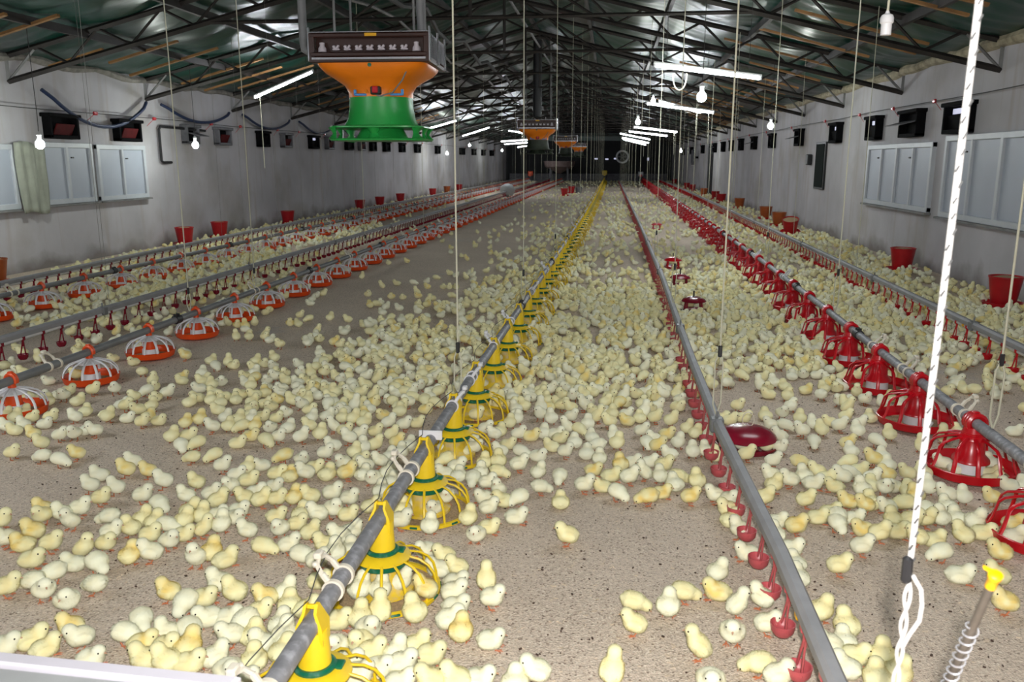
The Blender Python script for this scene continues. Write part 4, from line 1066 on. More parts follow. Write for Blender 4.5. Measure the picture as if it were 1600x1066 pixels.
def body_mesh(kind):
    el, hd, hy, hp = pose(kind)
    mb = bpy.data.metaballs.new('form' + kind); mb.resolution = mb.render_resolution = .0042; mb.threshold = .6
    ob = bpy.data.objects.new('form' + kind + 'q', mb); C.objects.link(ob)
    sc_ = 1 / .685
    for c, r, p, y in el:
        e = mb.elements.new(type='ELLIPSOID'); e.co = c; e.radius = 1; e.stiffness = 4
        e.radius = max(r) * sc_
        e.size_x, e.size_y, e.size_z = (q / max(r) for q in r)
        e.rotation = Quaternion((0, 1, 0), R(-p))
    bpy.context.view_layer.update()
    dg = bpy.context.evaluated_depsgraph_get()
    me = bpy.data.meshes.new_from_object(ob.evaluated_get(dg))
    bpy.data.objects.remove(ob); bpy.data.metaballs.remove(mb)
    v = np.empty(len(me.vertices) * 3); me.vertices.foreach_get('co', v); v = v.reshape(-1, 3)
    return me, v
def gold_mask(v, kind):
    hd = pose(kind)[1]
    out = np.zeros(len(v))
    for i, p in enumerate(v):
        n = mnoise.noise(Vector((p[0] * 34 + 3.1, p[1] * 34, p[2] * 34)))
        n2 = mnoise.noise(Vector((p[0] * 75, p[1] * 75 + 5, p[2] * 75)))
        neck = math.exp(-((p[0] - hd[0] * .62) ** 2 + (p[2] - hd[2] * .80) ** 2) / (2 * .015 ** 2))
        wing = math.exp(-((p[0] + .008) ** 2 / (2 * .020 ** 2) + (p[2] - .045) ** 2 / (2 * .016 ** 2))) * min(1, abs(p[1]) / .024)
        crown = math.exp(-((p[0] - hd[0]) ** 2 + (p[2] - hd[2] - .014) ** 2) / (2 * .010 ** 2)) * .45
        back = math.exp(-((p[0] + .01) ** 2 / (2 * .02 ** 2))) * (1 if p[2] > .06 else 0) * .5
        out[i] = max(0, min(1, (neck * .85 + wing * .6 + crown + back) * (.72 + 1.1 * n) + .10 * n2 + .05))
    return out
def put_tint(me, t):
    a = me.color_attributes.new('tint', 'FLOAT_COLOR', 'POINT')
    c = np.ones((len(t), 4), dtype=np.float32); c[:, :3] = t.reshape(len(t), -1) if t.ndim > 1 else t[:, None]
    a.data.foreach_set('color', c.ravel())
CH = {}
def leg_mesh(sg, kind):
    m = MB(); n = 6
    hipx = {'s': -.002, 'v': -.002, 'u': -.004, 'p': -.004, 't': .012}[kind]
    y = sg * .013
    if kind == 't':
        a = (hipx, y, .010); f = (hipx + .014, y * 1.25, .004)
        m.tube([a, f], [.0032, .0026], n)
    else:
        a = (hipx - .004, y, .030); k_ = (hipx - .010, y * 1.1, .018); f = (hipx + .000, y * 1.25, .004)
        m.tube([a, k_, f], [.0036, .0027, .0024], n)
    for ang, L_ in ((-32, .017), (0, .020), (32, .017), (180, .009)):
        c, s_ = math.cos(R(ang)), math.sin(R(ang))
        m.tube([f, (f[0] + c * L_ * .55, f[1] + s_ * L_ * .55, .0042), (f[0] + c * L_, f[1] + s_ * L_, .0018)], [.0024, .0020, .0011], 5)
    return m
def head_rot(hy, hp): return Matrix.Rotation(R(hy), 3, 'Z') @ Matrix.Rotation(R(-hp), 3, 'Y')
LOD = {}
def make_proto(kind):
    me, v = body_mesh(kind)
    me.name = 'chick'
    el, hd, hy, hp = pose(kind)
    me.polygons.foreach_set('use_smooth', [True] * len(me.polygons))
    g = gold_mask(v, kind); put_tint(me, g)
    me.materials.clear(); me.materials.append(M['down'])
    # fluffy down: fine hair blades standing on the skin
    me.calc_loop_triangles()
    nt_ = len(me.loop_triangles); tri = np.empty(nt_ * 3, dtype=np.int32); me.loop_triangles.foreach_get('vertices', tri); tri = tri.reshape(-1, 3)
    vn = np.empty(len(v) * 3); me.vertices.foreach_get('normal', vn); vn = vn.reshape(-1, 3)
    A, B, D = v[tri[:, 0]], v[tri[:, 1]], v[tri[:, 2]]
    ar = np.linalg.norm(np.cross(B - A, D - A), axis=1); cum = np.cumsum(ar) / ar.sum()
    n = 2600; ix = np.searchsorted(cum, nrg.random(n)); u = nrg.random((n, 2)); fl_ = u.sum(1) > 1; u[fl_] = 1 - u[fl_]
    w = np.stack([1 - u.sum(1), u[:, 0], u[:, 1]], 1)
    p = (v[tri[ix]] * w[..., None]).sum(1); nn = (vn[tri[ix]] * w[..., None]).sum(1); nn /= np.linalg.norm(nn, axis=1)[:, None]
    tg_ = (g[tri[ix]] * w).sum(1)
    keep = p[:, 2] > .004; p, nn, tg_ = p[keep], nn[keep], tg_[keep]; n = len(p)
    lean = np.array([-1.0, 0, -.3]) - nn * (nn @ np.array([-1.0, 0, -.3]))[:, None]; d = nn * .62 + lean * .62 + nrg.normal(0, .26, (n, 3)); d /= np.linalg.norm(d, axis=1)[:, None]
    hl = nrg.uniform(.0030, .0060, n)[:, None]
    hd_ = np.linalg.norm(p - np.array(hd), axis=1); hl[hd_ < .022] *= .62
    sd = np.cross(d, nrg.normal(0, 1, (n, 3))); sd /= np.linalg.norm(sd, axis=1)[:, None]
    gn = np.cross(sd, d); gn /= np.linalg.norm(gn, axis=1)[:, None]; fl2 = (gn * nn).sum(1) < 0; sd[fl2] *= -1; gn[fl2] *= -1   # every hair turns its face outward
    hn = nn + .45 * gn; hn /= np.linalg.norm(hn, axis=1)[:, None]
    vv = np.stack([p - sd * .00065 - nn * .0006, p + sd * .00065 - nn * .0006, p + d * hl], 1).reshape(-1, 3)
    vv[:, 2] = np.maximum(vv[:, 2], .0015)
    hm = bpy.data.meshes.new('down_fluff'); hm.from_pydata(vv.tolist(), [], np.arange(3 * n).reshape(-1, 3).tolist())
    put_tint(hm, np.repeat(tg_, 3)); hm.materials.append(M['hair'])
    hm.polygons.foreach_set('use_smooth', [True] * n)
    hm.normals_split_custom_set_from_vertices([tuple(x) for x in np.repeat(hn, 3, 0)])
    o = bpy.data.objects.new('chick', me); C.objects.link(o)
    ho = bpy.data.objects.new('down_fluff', hm); C.objects.link(ho); ho.parent = o
    q = head_rot(hy, hp); H = Vector(hd)
    bk_ = MB(); b0 = H + q @ Vector((.0185, 0, -.0035)); b1 = H + q @ Vector((.0252, 0, -.0045)); b2 = H + q @ Vector((.0305, 0, -.0072))
    bk_.tube([b0, b1, b2], [.0042, .0029, .0007], 7); bo = bk_.build('beak', M['beak'], o)
    eyes = []
    for sg in (-1, 1):
        e = H + q @ Vector((.0105, sg * .0184, .0035)); eyes.append(e)
        MB().ell(e, (.0030, .0024, .0031), 8).build('eye', M['eye'], o)
        leg_mesh(sg, kind).build('leg', M['leg'], o)
    # simpler forms of the same chick for the crowd
    dg = bpy.context.evaluated_depsgraph_get()
    lods = []
    for ratio in (.16, .055, .022):
        o2 = bpy.data.objects.new('tmp', me); C.objects.link(o2)
        md = o2.modifiers.new('d', 'DECIMATE'); md.ratio = ratio
        bpy.context.view_layer.update()
        m2 = bpy.data.meshes.new_from_object(o2.evaluated_get(bpy.context.evaluated_depsgraph_get()))
        m2.calc_loop_triangles()
        V = np.empty(len(m2.vertices) * 3); m2.vertices.foreach_get('co', V); V = V.reshape(-1, 3)
        T = np.empty(len(m2.loop_triangles) * 3, dtype=np.int32); m2.loop_triangles.foreach_get('vertices', T); T = T.reshape(-1, 3)
        G = gold_mask(V, kind); F = np.full((len(V), 3), np.nan)
        bpy.data.objects.remove(o2); bpy.data.meshes.remove(m2)
        if ratio > .05:
            x = MB(); cols = []
            def put(mb_, col):
                x.add(mb_.v, mb_.f); cols.extend([col] * len(mb_.v))
            for e in eyes: put(MB().ell(e, (.0034, .0030, .0034), 4), (.006, .005, .005))
            put(MB().tube([b0, b2], [.0042, .001], 3), (.46, .27, .17))
            if ratio > .1 and kind != 't':
                for sg in (-1, 1):
                    put(MB().tube([(-.004, sg * .014, .03), (-.002, sg * .016, .003)], .0028, 3), (.52, .17, .075))
                    put(MB().tube([(-.006, sg * .016, .003), (.018, sg * .018, .003)], [.002, .0035], 3), (.52, .17, .075))
            tv = np.array(x.v); tf = []
            for f in x.f:
                for i in range(1, len(f) - 1): tf.append((f[0], f[i], f[i + 1]))
            T = np.concatenate([T, np.array(tf, dtype=np.int32) + len(V)]); V = np.concatenate([V, tv]); G = np.concatenate([G, np.zeros(len(tv))]); F = np.concatenate([F, np.array(cols)])
        lods.append((V, T, G, F))
    LOD[kind] = lods
    CH[kind] = o
for kd in 'sutpv': make_proto(kd)

# x mm, y mm, heading degrees, pose and colour of each bird near the camera
CHICK_MARKS = (
    "-953,1911,354,tw;-1012,1940,313,tw;-530,1941,14,tw;-447,1943,185,sy;-1199,1946,165,sy;-647,1948,359,tw;-1264,1948,174,sy;-1425,1952,1,tw;-382,1954,165"
    ",sy;-1135,1962,2,ty;-224,1978,92,tw;-1708,1979,14,tw;-321,1980,2,tw;-1586,1985,49,ty;-604,1998,346,tw;-966,2002,110,ty;-684,2003,342,sw;-1083,2004,54,"
    "tw;-539,2006,357,sw;-1234,2015,352,sy;-1653,2019,39,ty;-1168,2019,83,sg;-172,2020,183,sw;-1509,2028,224,sw;-1319,2038,13,tg;36,2045,73,uy;300,2047,269"
    ",tw;-898,2048,81,ty;-640,2053,6,sy;-573,2064,70,sw;-1388,2068,356,pw;-750,2072,271,sw;-971,2074,166,tw;482,2079,8,sw;-475,2080,1,ty;-1573,2081,189,sg;"
    "-1271,2083,188,vw;-1080,2093,216,sw;-689,2097,262,sy;-1208,2103,313,pw;-917,2111,96,sw;-1019,2120,97,ty;751,2120,83,ty;-527,2121,39,ty;438,2129,172,py"
    ";-1384,2144,309,pw;812,2145,42,ty;679,2157,133,tw;-1067,2165,243,pw;-682,2168,310,sw;-317,2175,357,tw;-960,2187,94,tw;281,2190,171,uy;-1198,2191,221,t"
    "w;-409,2194,90,sg;-1133,2203,6,tw;792,2208,78,sy;-1673,2214,327,vw;721,2216,356,ty;-794,2224,1,ty;-1044,2227,7,sy;-728,2232,95,sy;-452,2245,9,sw;654,2"
    "248,181,sw;-1301,2251,269,pw;-1792,2270,317,sw;387,2272,261,sw;-676,2272,100,uy;-914,2280,38,ty;-571,2280,123,sy;-1929,2281,18,sy;709,2290,88,tw;101,2"
    "295,169,sy;-977,2298,106,ty;-1264,2305,357,ty;-1062,2311,189,sg;-1391,2312,172,sg;-1873,2323,177,pw;-1656,2329,164,pw;-1176,2332,162,sy;500,2342,351,s"
    "w;-452,2343,359,tw;730,2352,97,sy;-1012,2354,66,sw;-770,2375,80,sw;-1840,2380,234,pw;-1251,2381,174,sw;-705,2382,88,sw;-343,2394,346,sw;-562,2399,166,"
    "sg;-469,2406,352,sw;210,2410,79,sw;105,2422,359,py;680,2436,38,sy;425,2438,11,uw;-652,2441,46,sw;-935,2457,1,ty;-1733,2466,325,pw;-1830,2472,184,tw;-1"
    "989,2483,359,ty;508,2494,134,sw;-481,2500,358,tw;267,2502,9,py;-380,2508,97,uy;-1654,2534,93,sg;-1412,2536,277,uw;374,2536,175,tg;1263,2553,184,sg;-18"
    "45,2561,347,uy;-1594,2562,192,sw;-1315,2562,45,ty;-983,2572,1,sw;-558,2581,185,tw;-492,2582,179,sy;-2107,2589,177,tg;-1993,2591,10,sy;-1380,2593,91,sg"
    ";-1051,2606,351,pw;-2188,2608,228,sw;-1794,2614,344,sy;-941,2635,104,sw;392,2651,43,sw;-1214,2656,0,py;-553,2658,200,sy;-1575,2660,334,sw;655,2666,91,"
    "tw;-2123,2670,185,sg;-1127,2679,9,sw;-900,2688,105,tw;-1002,2694,178,sy;-1670,2696,1,sy;-1830,2703,11,sw;-633,2717,227,tw;1322,2738,141,sy;-1563,2740,"
    "5,ty;1206,2742,349,tw;812,2747,352,sy;-1781,2747,156,sy;-2313,2748,357,sy;-969,2764,192,sw;-2043,2771,260,uw;669,2771,101,tw;-1500,2772,8,uy;-1331,277"
    "7,179,sw;-1652,2786,359,pw;-1089,2791,45,sy;-1715,2804,82,sy;-1214,2805,267,sw;-2186,2808,269,sy;-1452,2817,95,sw;515,2826,187,tw;-1776,2829,83,sy;-19"
    "20,2831,187,pw;-1608,2835,82,sy;-2119,2836,178,sw;-944,2841,48,tw;-1162,2854,359,sy;-473,2868,268,tw;-131,2869,182,sy;-2230,2871,175,sg;682,2884,354,t"
    "w;-1566,2886,88,sy;-2078,2888,8,sw;-1500,2890,359,sw;1196,2894,197,pw;-655,2899,91,sw;-1436,2905,333,tw;932,2908,356,sw;-1626,2911,59,sy;1402,2912,180"
    ",sg;-774,2927,356,sw;-431,2936,352,ty;-1282,2940,11,ty;-1119,2952,189,sw;-1188,2968,96,ty;-1451,2970,3,tw;-1787,2971,327,pw;-1005,2988,7,ty;-521,2988,"
    "78,sy;-787,2992,96,sy;513,2993,136,sw;641,2999,89,tw;-1070,2999,321,sw;-2063,3006,0,sy;1158,3014,153,sy;1223,3019,14,ty;1030,3030,9,sy;-1566,3032,43,s"
    "y;-338,3036,356,tw;-1903,3046,2,sw;1331,3048,123,sy;733,3054,2,sg;-675,3058,267,tw;-1397,3061,41,sy;-1726,3067,171,sw;1108,3074,353,ty;-1476,3075,189,"
    "sy;1529,3076,12,tw;983,3077,184,tg;-1333,3077,359,sy;-937,3078,37,ty;-456,3089,6,sw;-745,3093,239,pw;1426,3098,345,ty;897,3100,280,pw;-1631,3100,25,sw"
    ";-1272,3103,86,sg;498,3111,48,ty;-1038,3115,347,sw;-2068,3117,166,sw;-1208,3117,181,sy;675,3117,7,tw;-2190,3125,175,sw;-643,3151,282,sw;1186,3157,352,"
    "sy;-1460,3157,15,tw;-1126,3159,1,sw;914,3164,272,pw;1118,3165,95,sy;841,3174,2,ty;492,3176,196,sy;1429,3180,19,sw;1247,3182,4,sy;981,3183,358,tw;-1589"
    ",3184,259,sw;-413,3192,173,ty;1579,3201,0,tg;1309,3203,89,sw;-348,3204,224,pw;-1902,3206,180,sw;-175,3210,94,ty;-1755,3212,167,sy;-496,3215,215,tw;903"
    ",3229,10,ty;1379,3230,97,tw;-1410,3231,355,tw;-939,3240,101,tw;-2240,3266,173,tw;1280,3267,267,pw;-442,3275,253,uw;183,3276,187,pg;512,3285,314,sw;-15"
    "49,3286,9,ty;1052,3296,186,sg;359,3301,0,sg;61,3306,316,pw;-2034,3314,190,sg;-2141,3315,178,sg;989,3315,178,sg;1145,3317,180,tw;827,3323,7,sy;460,3325"
    ",188,sw;664,3326,17,sy;1211,3327,179,py;-267,3335,11,pw;-922,3347,84,tw;-1634,3350,5,tw;1089,3351,91,ty;1391,3354,105,tw;246,3357,5,tg;-500,3359,356,s"
    "w;-1389,3361,95,tg;-1324,3372,183,sw;-82,3373,357,sw;-1012,3373,267,tw;-1453,3375,351,ty;-1139,3394,25,sg;-570,3394,271,pw;-8,3396,189,ty;-1230,3397,7"
    "9,ty;-2515,3398,350,pw;-1609,3412,89,sy;-1731,3415,359,sw;-958,3415,52,sw;-1071,3416,81,tw;-2168,3417,185,sw;1290,3425,104,sg;1483,3435,82,sw;1596,343"
    "7,188,sg;-2637,3439,171,pw;1418,3441,183,sw;-644,3452,93,tw;304,3456,106,tw;-194,3463,264,pw;-547,3463,91,sw;1086,3464,99,sw;-1311,3464,349,ty;-1569,3"
    "464,225,tw;-2809,3467,352,sy;727,3468,39,sy;-713,3470,186,tw;401,3477,96,sy;-2495,3490,203,sg;-1084,3491,192,sw;112,3491,12,sw;-469,3493,358,py;1190,3"
    "494,267,sw;1289,3494,91,ty;-1194,3504,249,sw;-291,3506,60,sw;-1927,3508,174,py;988,3512,170,ty;-663,3515,356,sw;246,3519,98,sw;32,3520,11,ty;1374,3523"
    ",86,sw;327,3524,4,py;-1400,3534,314,sw;905,3535,351,tw;804,3536,181,sw;1239,3537,225,tw;1145,3542,76,ty;-1838,3547,235,py;180,3551,166,uw;-1037,3563,1"
    "82,sw;-1503,3572,215,pg;734,3576,172,sw;-725,3581,218,py;-387,3586,6,sw;-47,3587,348,tg;-550,3592,88,sy;877,3595,104,sw;1041,3599,173,sw;975,3599,359,"
    "ty;1169,3603,6,sw;-1138,3606,354,ty;-2762,3607,184,sy;1740,3615,174,tw;-488,3616,96,sy;1805,3624,90,tw;-1319,3628,351,sw;73,3639,102,sg;-1007,3649,89,"
    "tw;272,3650,357,sy;-2057,3653,306,pw;1247,3655,175,sg;948,3659,179,sy;1087,3663,1,pw;1697,3665,10,ty;-1189,3669,78,sy;1342,3681,176,sy;-1998,3698,235,"
    "py;-23,3709,91,sw;131,3714,3,tw;211,3723,14,tw;-976,3725,93,tw;1151,3726,4,ty;1424,3729,89,ty;-1166,3731,106,sw;-310,3731,324,tw;-673,3731,173,ty;-275"
    "1,3734,5,sw;-2898,3734,169,sg;-758,3737,9,sw;-1811,3747,6,ty;1729,3751,358,ty;-498,3753,176,sw;-395,3759,343,pw;-2690,3759,276,sw;898,3771,359,pg;-133"
    "3,3772,177,tw;-1674,3774,321,py;-1118,3775,39,sy;779,3776,354,sw;-2172,3778,83,sy;-187,3789,347,sw;1599,3793,21,tw;-629,3795,358,tw;-85,3800,86,tw;-30"
    "56,3806,188,ty;1126,3811,196,py;1302,3814,89,tw;520,3815,90,sy;-957,3816,81,tw;-2615,3817,229,sw;-1023,3827,26,sg;-3118,3828,179,sw;-2111,3830,7,ty;-1"
    "634,3834,339,sw;308,3846,166,tw;-1522,3847,43,sw;670,3847,359,sy;1246,3848,173,sg;-2689,3854,92,tw;419,3859,91,sw;-1277,3859,166,sw;-1792,3860,357,tg;"
    "1560,3862,167,tw;-3054,3872,160,sw;-262,3882,156,ty;480,3884,97,sw;-475,3888,357,ty;1781,3888,106,tw;-654,3889,165,uw;-1441,3905,85,sy;-34,3905,181,pw"
    ";258,3916,357,sg;1311,3925,92,tw;-2969,3926,359,tw;-1240,3929,352,sw;61,3938,67,sy;-1080,3947,34,sy;-2043,3952,194,sw;-150,3957,95,tw;206,3964,281,pw;"
    "-1171,3970,353,sy;848,3970,311,sw;666,3978,170,sw;-1966,3979,92,sy;-1894,3979,224,py;-3179,3981,92,sy;362,3989,59,sw;-3086,3992,351,sy;-2457,3992,5,sy"
    ";785,3992,76,sy;1185,3993,98,tw;-1828,3995,84,sg;-2216,4003,88,sg;-2987,4003,0,sy;-1753,4007,283,tw;-563,4008,178,sw;-3255,4009,84,sy;-224,4010,348,ty"
    ";-1347,4011,1,ty;-1654,4018,81,tw;244,4022,174,sw;-438,4024,358,sw;-372,4025,4,tg;-2866,4027,172,sw;-1546,4028,184,sy;-1414,4031,194,uw;640,4041,30,uy"
    ";-67,4046,101,tw;46,4047,108,sw;-2392,4047,353,ty;-3181,4056,94,sy;-2692,4057,76,sy;-2167,4063,91,sg;1190,4070,355,sg;-2587,4070,1,tw;-250,4071,350,tw"
    ";1031,4076,261,pw;1537,4078,84,uy;-1959,4085,82,sy;-617,4085,353,sw;-314,4086,86,tw;-542,4089,78,ty;739,4100,87,uy;-1054,4103,3,sw;-2047,4114,67,sw;-1"
    "899,4114,90,sw;530,4120,81,sw;1344,4127,303,pw;874,4128,166,sw;-1765,4128,350,sy;-1144,4128,36,sw;-132,4134,316,py;317,4140,347,tg;461,4144,52,sy;188,"
    "4146,351,sw;-197,4157,184,uw;-1287,4159,53,ty;-1580,4168,77,sw;-1000,4174,8,ty;-1352,4176,63,sy;-1869,4183,354,ty;-1417,4188,94,sy;-503,4203,87,sy;-92"
    ",4216,89,sw;1695,4219,87,uy;-1751,4224,264,sw;427,4225,50,sy;-1517,4233,52,tw;1437,4237,89,sy;1008,4242,193,sw;1111,4271,99,sy;1291,4275,95,sw;-473,42"
    "80,83,sw;-292,4301,106,sw;865,4328,191,sw;943,4329,340,pw;351,4340,34,sy;1224,4353,355,sw;1818,4364,98,ty;1093,4373,101,sw;666,4377,357,sy;267,4385,2,"
    "sy;1336,4396,6,sw;2112,4398,348,tw;186,4405,95,ty;36,4414,87,sy;626,4438,1,ty;1197,4450,179,ty;1043,4457,79,sy;750,4471,351,ty;115,4473,0,tw;873,4523,"
    "91,ty;1300,4525,357,sy;969,4543,279,sw;1436,4557,86,ty")
MARKS = [tuple(q.split(',')) for q in CHICK_MARKS.split(';')]
birds = []      # x, y, heading, pose, colour, z, scale
def in_pan(x, y):
    for px, py in PANS[:60]:
        d = math.hypot(x - px, y - py)
        if d < .19: return d, px, py
    return None
for a in MARKS:
    x, y, h, pc = int(a[0]) / 1000, int(a[1]) / 1000, float(a[2]), a[3]
    birds.append([x, y, h, pc[0], pc[1], .0, rnd.uniform(.84, .94)])
# the crowd farther back, thick and thin as it stands on the floor
# (rows: every few steps farther from the door, columns: every 29 cm from the left wall; 0 bare litter, 9 packed)
FLOOR_Y = [3.3, 3.55, 3.82, 4.11, 4.43, 4.77, 5.13, 5.52, 5.94, 6.39, 6.88, 7.41, 7.97, 8.58, 9.23, 9.94, 10.7, 11.51, 12.39, 13.34, 14.35, 15.45, 16.63, 17.89, 19.26, 20.73, 22.31, 24.01, 25.84, 27.81, 29.93, 32.22, 34.67, 37.32, 40.16, 43.23, 46.52, 50.07, 53.89, 58.0]
CROWD_MAP = [
    '22222222222222200000000000000000022222222',
    '22222222222222000000000000000000022222222',
    '22222222222222000000000000000000002222222',
    '22222222222228865600000000000000002222222',
    '22222222222267654678999887700000000222222',
    '22222222222555424578899998875465322222222',
    '22222222222333223457899999886365443322222',
    '22222222222222222346899999988667565442222',
    '22222223332222222345789999999877777655222',
    '22222233333333222235689999999988877777222',
    '22223334565432332234678999999998888888822',
    '22222234566434531224578988999999999988882',
    '22222334676666421223467888999999999999777',
    '11123356666675311223357778899998999998866',
    '12234456667764221122356666678988889998876',
    '12344556678753211122345665446887777888766',
    '23445556776532211122345565435677666778765',
    '34455566765322111112344554434556666667776',
    '44455666654322111112334454433444566656676',
    '44556665544322111122234444433334456655566',
    '45566655543222111122233444333333345556655',
    '55665555443222111122233444333322334555665',
    '55555554433222111122233444333333334455566',
    '55565554433221111112233333444333334445555',
    '56655544332211111112223333444444444444455',
    '66555443322111111112223333444444444444444',
    '55544433221111111122233333444444444444444',
    '55443332211111111122233333444444444444444',
    '44433221111111111222233333444444445555555',
    '43332211111111111222333333444444455555555',
    '33222111111111112222233333334444445555555',
    '32221111111111112222222233333333444445555',
    '22221111111111111222222222222233333444455',
    '22221111111111111111222222222222233334444',
    '22221111111111111111111111111112222333344',
    '22221111111111111111111111111111222233334',
    '22222211111111111111111222222222222233333',
    '22222222222222222222222222222222222333333',
    '22222222222222222222222222223333333333333',
    '22222222222222222222222223333333333333333',]
CROWD = np.array([[int(c) for c in r] for r in CROWD_MAP], float)
def cover(x, y):
    i = np.interp(y, FLOOR_Y, range(len(FLOOR_Y))); j = min(max((x + 7.4) / .29, 0), CROWD.shape[1] - 1.001)
    i0, j0 = int(min(i, len(FLOOR_Y) - 2)), int(j); fi, fj = i - i0, j - j0
    return (CROWD[i0, j0] * (1 - fi) * (1 - fj) + CROWD[i0 + 1, j0] * fi * (1 - fj) + CROWD[i0, j0 + 1] * (1 - fi) * fj + CROWD[i0 + 1, j0 + 1] * fi * fj) / 9
def clump(x, y):
    return mnoise.noise(Vector((x * 2.1, y * 1.5, .5))) + .6 * mnoise.noise(Vector((x * 5, y * 4, 8)))
solid = [(x, y, .20) for x, y in L_RED[:26] + L_WIN + L_WOU[:40]] + [(x, y, .19) for x, y in L_YEL[:26]] + [(b[1], b[2], .21) for b in BUCK] + [(.80, 7.9, .13), (.8, 9.5, .13), (.84, 11.2, .13), (.70, 4.04, .15)]
SG = {}
for s_ in solid: SG.setdefault((round(s_[0] / .5), round(s_[1] / .5)), []).append(s_)
def blocked(x, y):
    i, j = round(x / .5), round(y / .5)
    for a in (-1, 0, 1):
        for b in (-1, 0, 1):
            for px, py, r in SG.get((i + a, j + b), ()):
                d = math.hypot(x - px, y - py)
                if d < r: return d, px, py, r
    return None
grid = {}
def near_ok(x, y, r):
    i, j = int(x // .1), int(y // .1)
    for a in (-1, 0, 1):
        for b in (-1, 0, 1):
            for px, py in grid.get((i + a, j + b), ()):
                if (px - x) ** 2 + (py - y) ** 2 < r * r: return False
    grid.setdefault((i, j), []).append((x, y)); return True
for b in birds: grid.setdefault((int(b[0] // .1), int(b[1] // .1)), []).append((b[0], b[1]))
crowd = []
def sow(ya, yb, dens, rmin):
    n = int((yb - ya) * 11.2 * dens)
    X = nrg.uniform(XL + .12, XR - .12, n); Y = nrg.uniform(ya, yb, n)
    for x, y in zip(X, Y):
        c = cover(x, y)
        if c <= 0: continue
        t = min(1, c * (1 + .55 * clump(x, y))) if c < .93 else 1
        if nrg.random() > t ** 2.1 if t > 0 else True: continue
        z = 0.0
        q = blocked(x, y)
        if q is not None:
            d, px, py, r = q
            if .08 < d < r - .075 and nrg.random() < .6: z = .014
            else: continue
        if abs(x - XC) > 20: continue
        if near_ok(x, y, rmin):
            crowd.append([x, y, nrg.uniform(0, 360), nrg.choice(list('sssuttttpv')), nrg.choice(list('wwwyyyyg')), z, nrg.uniform(.87, .97)])
sow(3.3, 9, 210, .060)
sow(9, 18, 150, .064)
sow(18, 58, 75, .078)

# ---- labels say which chick: colour, pose and facing, then its place by the feeder or fitting next to it
LMK = [(x, y, f'{nth(k + 1)} yellow feeder') for k, (x, y) in enumerate(L_YEL[:5])] + [(x, y, f'{nth(k + 1)} red feeder') for k, (x, y) in enumerate(L_RED[:4])] \
    + [(x, y, f'{nth(k + 1)} inner white feeder') for k, (x, y) in enumerate(L_WIN[:2])] + [(.70, 4.04, 'maroon bell drinker'), (-.75, 1.25, 'white crate'), (.485, 1.2, 'rope'), (1.15, 2.3, 'yellow-capped standpipe')] \
    + [(x, y, f'{nth(k + 1)} pink drip cup') for k, (x, y) in enumerate(CUP_M) if k in (2, 4, 6, 8, 10)]
CW = {'w': 'ivory', 'y': 'pale yellow', 'g': 'golden-backed'}
PW = {'s': 'standing', 'u': 'standing tall', 't': 'sitting', 'p': 'pecking', 'v': 'glancing sideways'}
def facing(h):
    k = int(((h + 22.5) % 360) // 45)
    return ['facing right', 'facing back-right', 'facing away', 'facing back-left', 'facing left', 'facing front-left', 'facing forward', 'facing front-right'][k]
def side(dx, dy):
    if abs(dx) > abs(dy) * .8: return 'right of' if dx > 0 else 'left of'
    return 'behind' if dy > 0 else 'in front of'
every = birds + [b for b in crowd if b[1] < 6.5]
def cls(b): return (b[4], b[3], facing(b[2]))
birds.sort(key=lambda b: math.hypot(b[0], b[1]))
own = birds[:300]; rest = birds[300:] + crowd
byc = {}
for b in every: byc.setdefault(cls(b), []).append(b)
LABELS = set()
def chick_label(b):
    best = None
    for lx, ly, nm in LMK:
        d = math.hypot(b[0] - lx, b[1] - ly); sd = side(b[0] - lx, b[1] - ly)
        rank = 1 + sum(1 for o in byc[cls(b)] if o is not b and side(o[0] - lx, o[1] - ly) == sd and math.hypot(o[0] - lx, o[1] - ly) < d)
        cost = d + .5 * (rank - 1)
        if best is None or cost < best[0]: best = (cost, rank, sd, nm)
    _, rank, sd, nm = best
    r = 'nearest' if rank == 1 else nth(rank) + ' nearest'
    s_ = f'{CW[b[4]]} chick {PW[b[3]]} {facing(b[2])}, {r} such {sd} the {nm}'
    return s_ if len(s_.replace('-', ' ').split()) <= 16 else s_.replace(' such ', ' ')
for kd in 'sutpv': tag(CH[kd], None, 'chick', 'chicks on the litter')
used = set()
for b in own:
    x, y, h, pk, ck, z, s_ = b
    q = in_pan(x, y)
    if q is not None and q[0] < .165: z = .013
    lb = chick_label(b)
    if pk not in used: o = CH[pk]; o.location = (x, y, z); o['label'] = lb; used.add(pk)
    else: o = dup(CH[pk], (x, y, z), None, lb)
    o.rotation_euler = (0, 0, R(h)); o.scale = (s_, s_ * 1.09, s_)
    j = nrg.uniform(.94, 1.03)
    col = (*(np.array(BASE[ck]) * j), GSTR[ck])
    o.color = col
    if o in KID or True:
        pass
for o in C.objects:
    if o.parent is not None and o.name.startswith('down_fluff'): o.color = o.parent.color
for kd in 'sutpv':
    if kd not in used:
        for c in kids(CH[kd]): bpy.data.objects.remove(c)
        bpy.data.objects.remove(CH[kd])
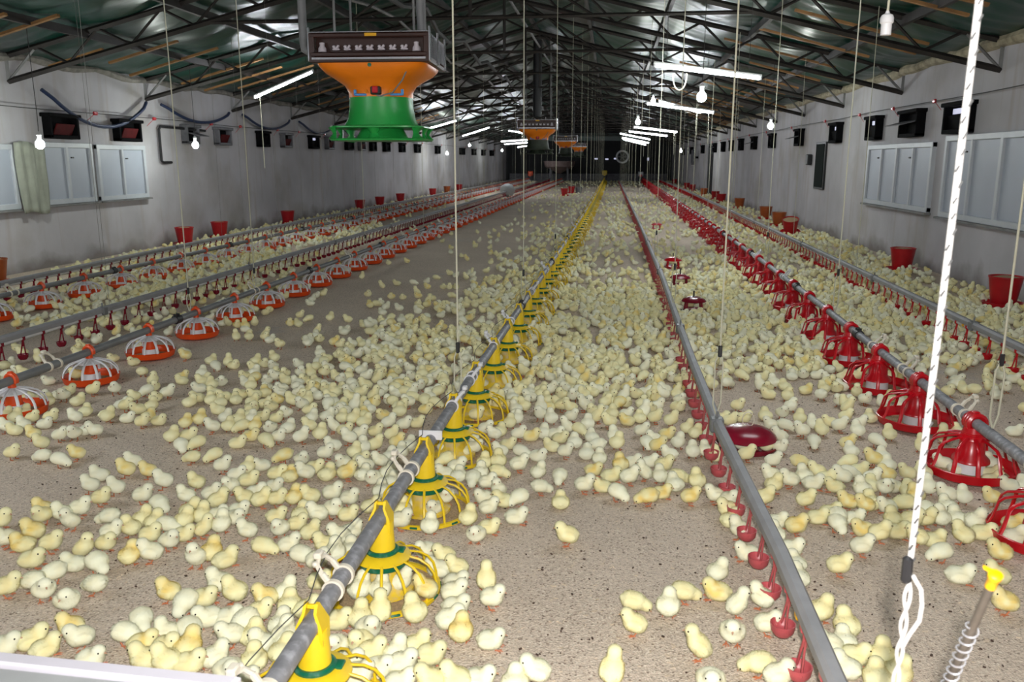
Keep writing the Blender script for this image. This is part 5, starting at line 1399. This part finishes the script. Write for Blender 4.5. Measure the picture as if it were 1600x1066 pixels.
# ---- the rest of the flock as one body of birds
Vs, Ts, Cs = [], [], []; off = 0
for x, y, h, pk, ck, z, s_ in rest:
    lv = 0 if y < 6.6 else 1 if y < 15 else 2
    q = in_pan(x, y) if y < 4.8 else None
    if q is not None and q[0] < .165: z = .013
    V, T, G, F = LOD[pk][lv]
    c, sn = math.cos(R(h)), math.sin(R(h))
    V = V * np.array([1, 1.09, 1]); W = np.empty_like(V); W[:, 0] = (V[:, 0] * c - V[:, 1] * sn) * s_ + x; W[:, 1] = (V[:, 0] * sn + V[:, 1] * c) * s_ + y; W[:, 2] = V[:, 2] * s_ + z
    k = (G * GSTR[ck])[:, None]; j = nrg.uniform(.92, 1.04)
    col = (np.array(BASE[ck]) * j) * (1 - k) + np.array(GOLD) * k
    fx = ~np.isnan(F[:, 0]); col[fx] = F[fx]
    Vs.append(W); Ts.append(T + off); Cs.append(col); off += len(V)
Vs, Ts, Cs = np.concatenate(Vs), np.concatenate(Ts), np.concatenate(Cs)
me = bpy.data.meshes.new('chick_flock')
me.vertices.add(len(Vs)); me.vertices.foreach_set('co', Vs.astype(np.float32).ravel())
me.loops.add(len(Ts) * 3); me.loops.foreach_set('vertex_index', Ts.astype(np.int32).ravel())
me.polygons.add(len(Ts)); me.polygons.foreach_set('loop_start', np.arange(0, len(Ts) * 3, 3, dtype=np.int32))
me.polygons.foreach_set('use_smooth', np.ones(len(Ts), dtype=bool))
me.update(calc_edges=True); me.validate()
put_tint(me, Cs); me.materials.append(M['flock'])
o = bpy.data.objects.new('chick_flock', me); C.objects.link(o)
tag(o, 'crowd of pale yellow chicks covering the litter toward the far end', 'chicks', 'chicks on the litter', 'stuff')
print('FLOCK', len(rest), 'tris', len(Ts), 'own', len(own))

# ---- loose shavings and droppings on the litter near the camera
def flakes(name, n, mat, smin, smax, label, asp, zt):
    m = MB()
    for k in range(n):
        d = 1.2 + 4.2 * rnd.random() ** 1.3; x = rnd.uniform(-.75, .62) * d - .1; y = d
        a = rnd.uniform(0, math.pi); L_ = rnd.uniform(smin, smax); w_ = L_ * rnd.uniform(*asp)
        rt = Matrix.Rotation(a, 3, 'Z') @ Matrix.Rotation(rnd.uniform(-.4, .4), 3, 'Y')
        m.box((x, y, zt * .6), (L_, w_, zt), rot=rt)
    o = m.build(name, mat); tag(o, label, 'litter', kind='stuff')
flakes('wood_shavings', 2600, mk('pale_shaving', (.66, .54, .40), .9, vary=.3), .006, .018, 'pale wood shavings lying loose on the litter', (.15, .4), .0016)
flakes('droppings', 1000, mk('dark_crumb', (.075, .045, .032), .9, vary=.3), .004, .010, 'dark crumbs and droppings scattered on the litter', (.3, .7), .004)
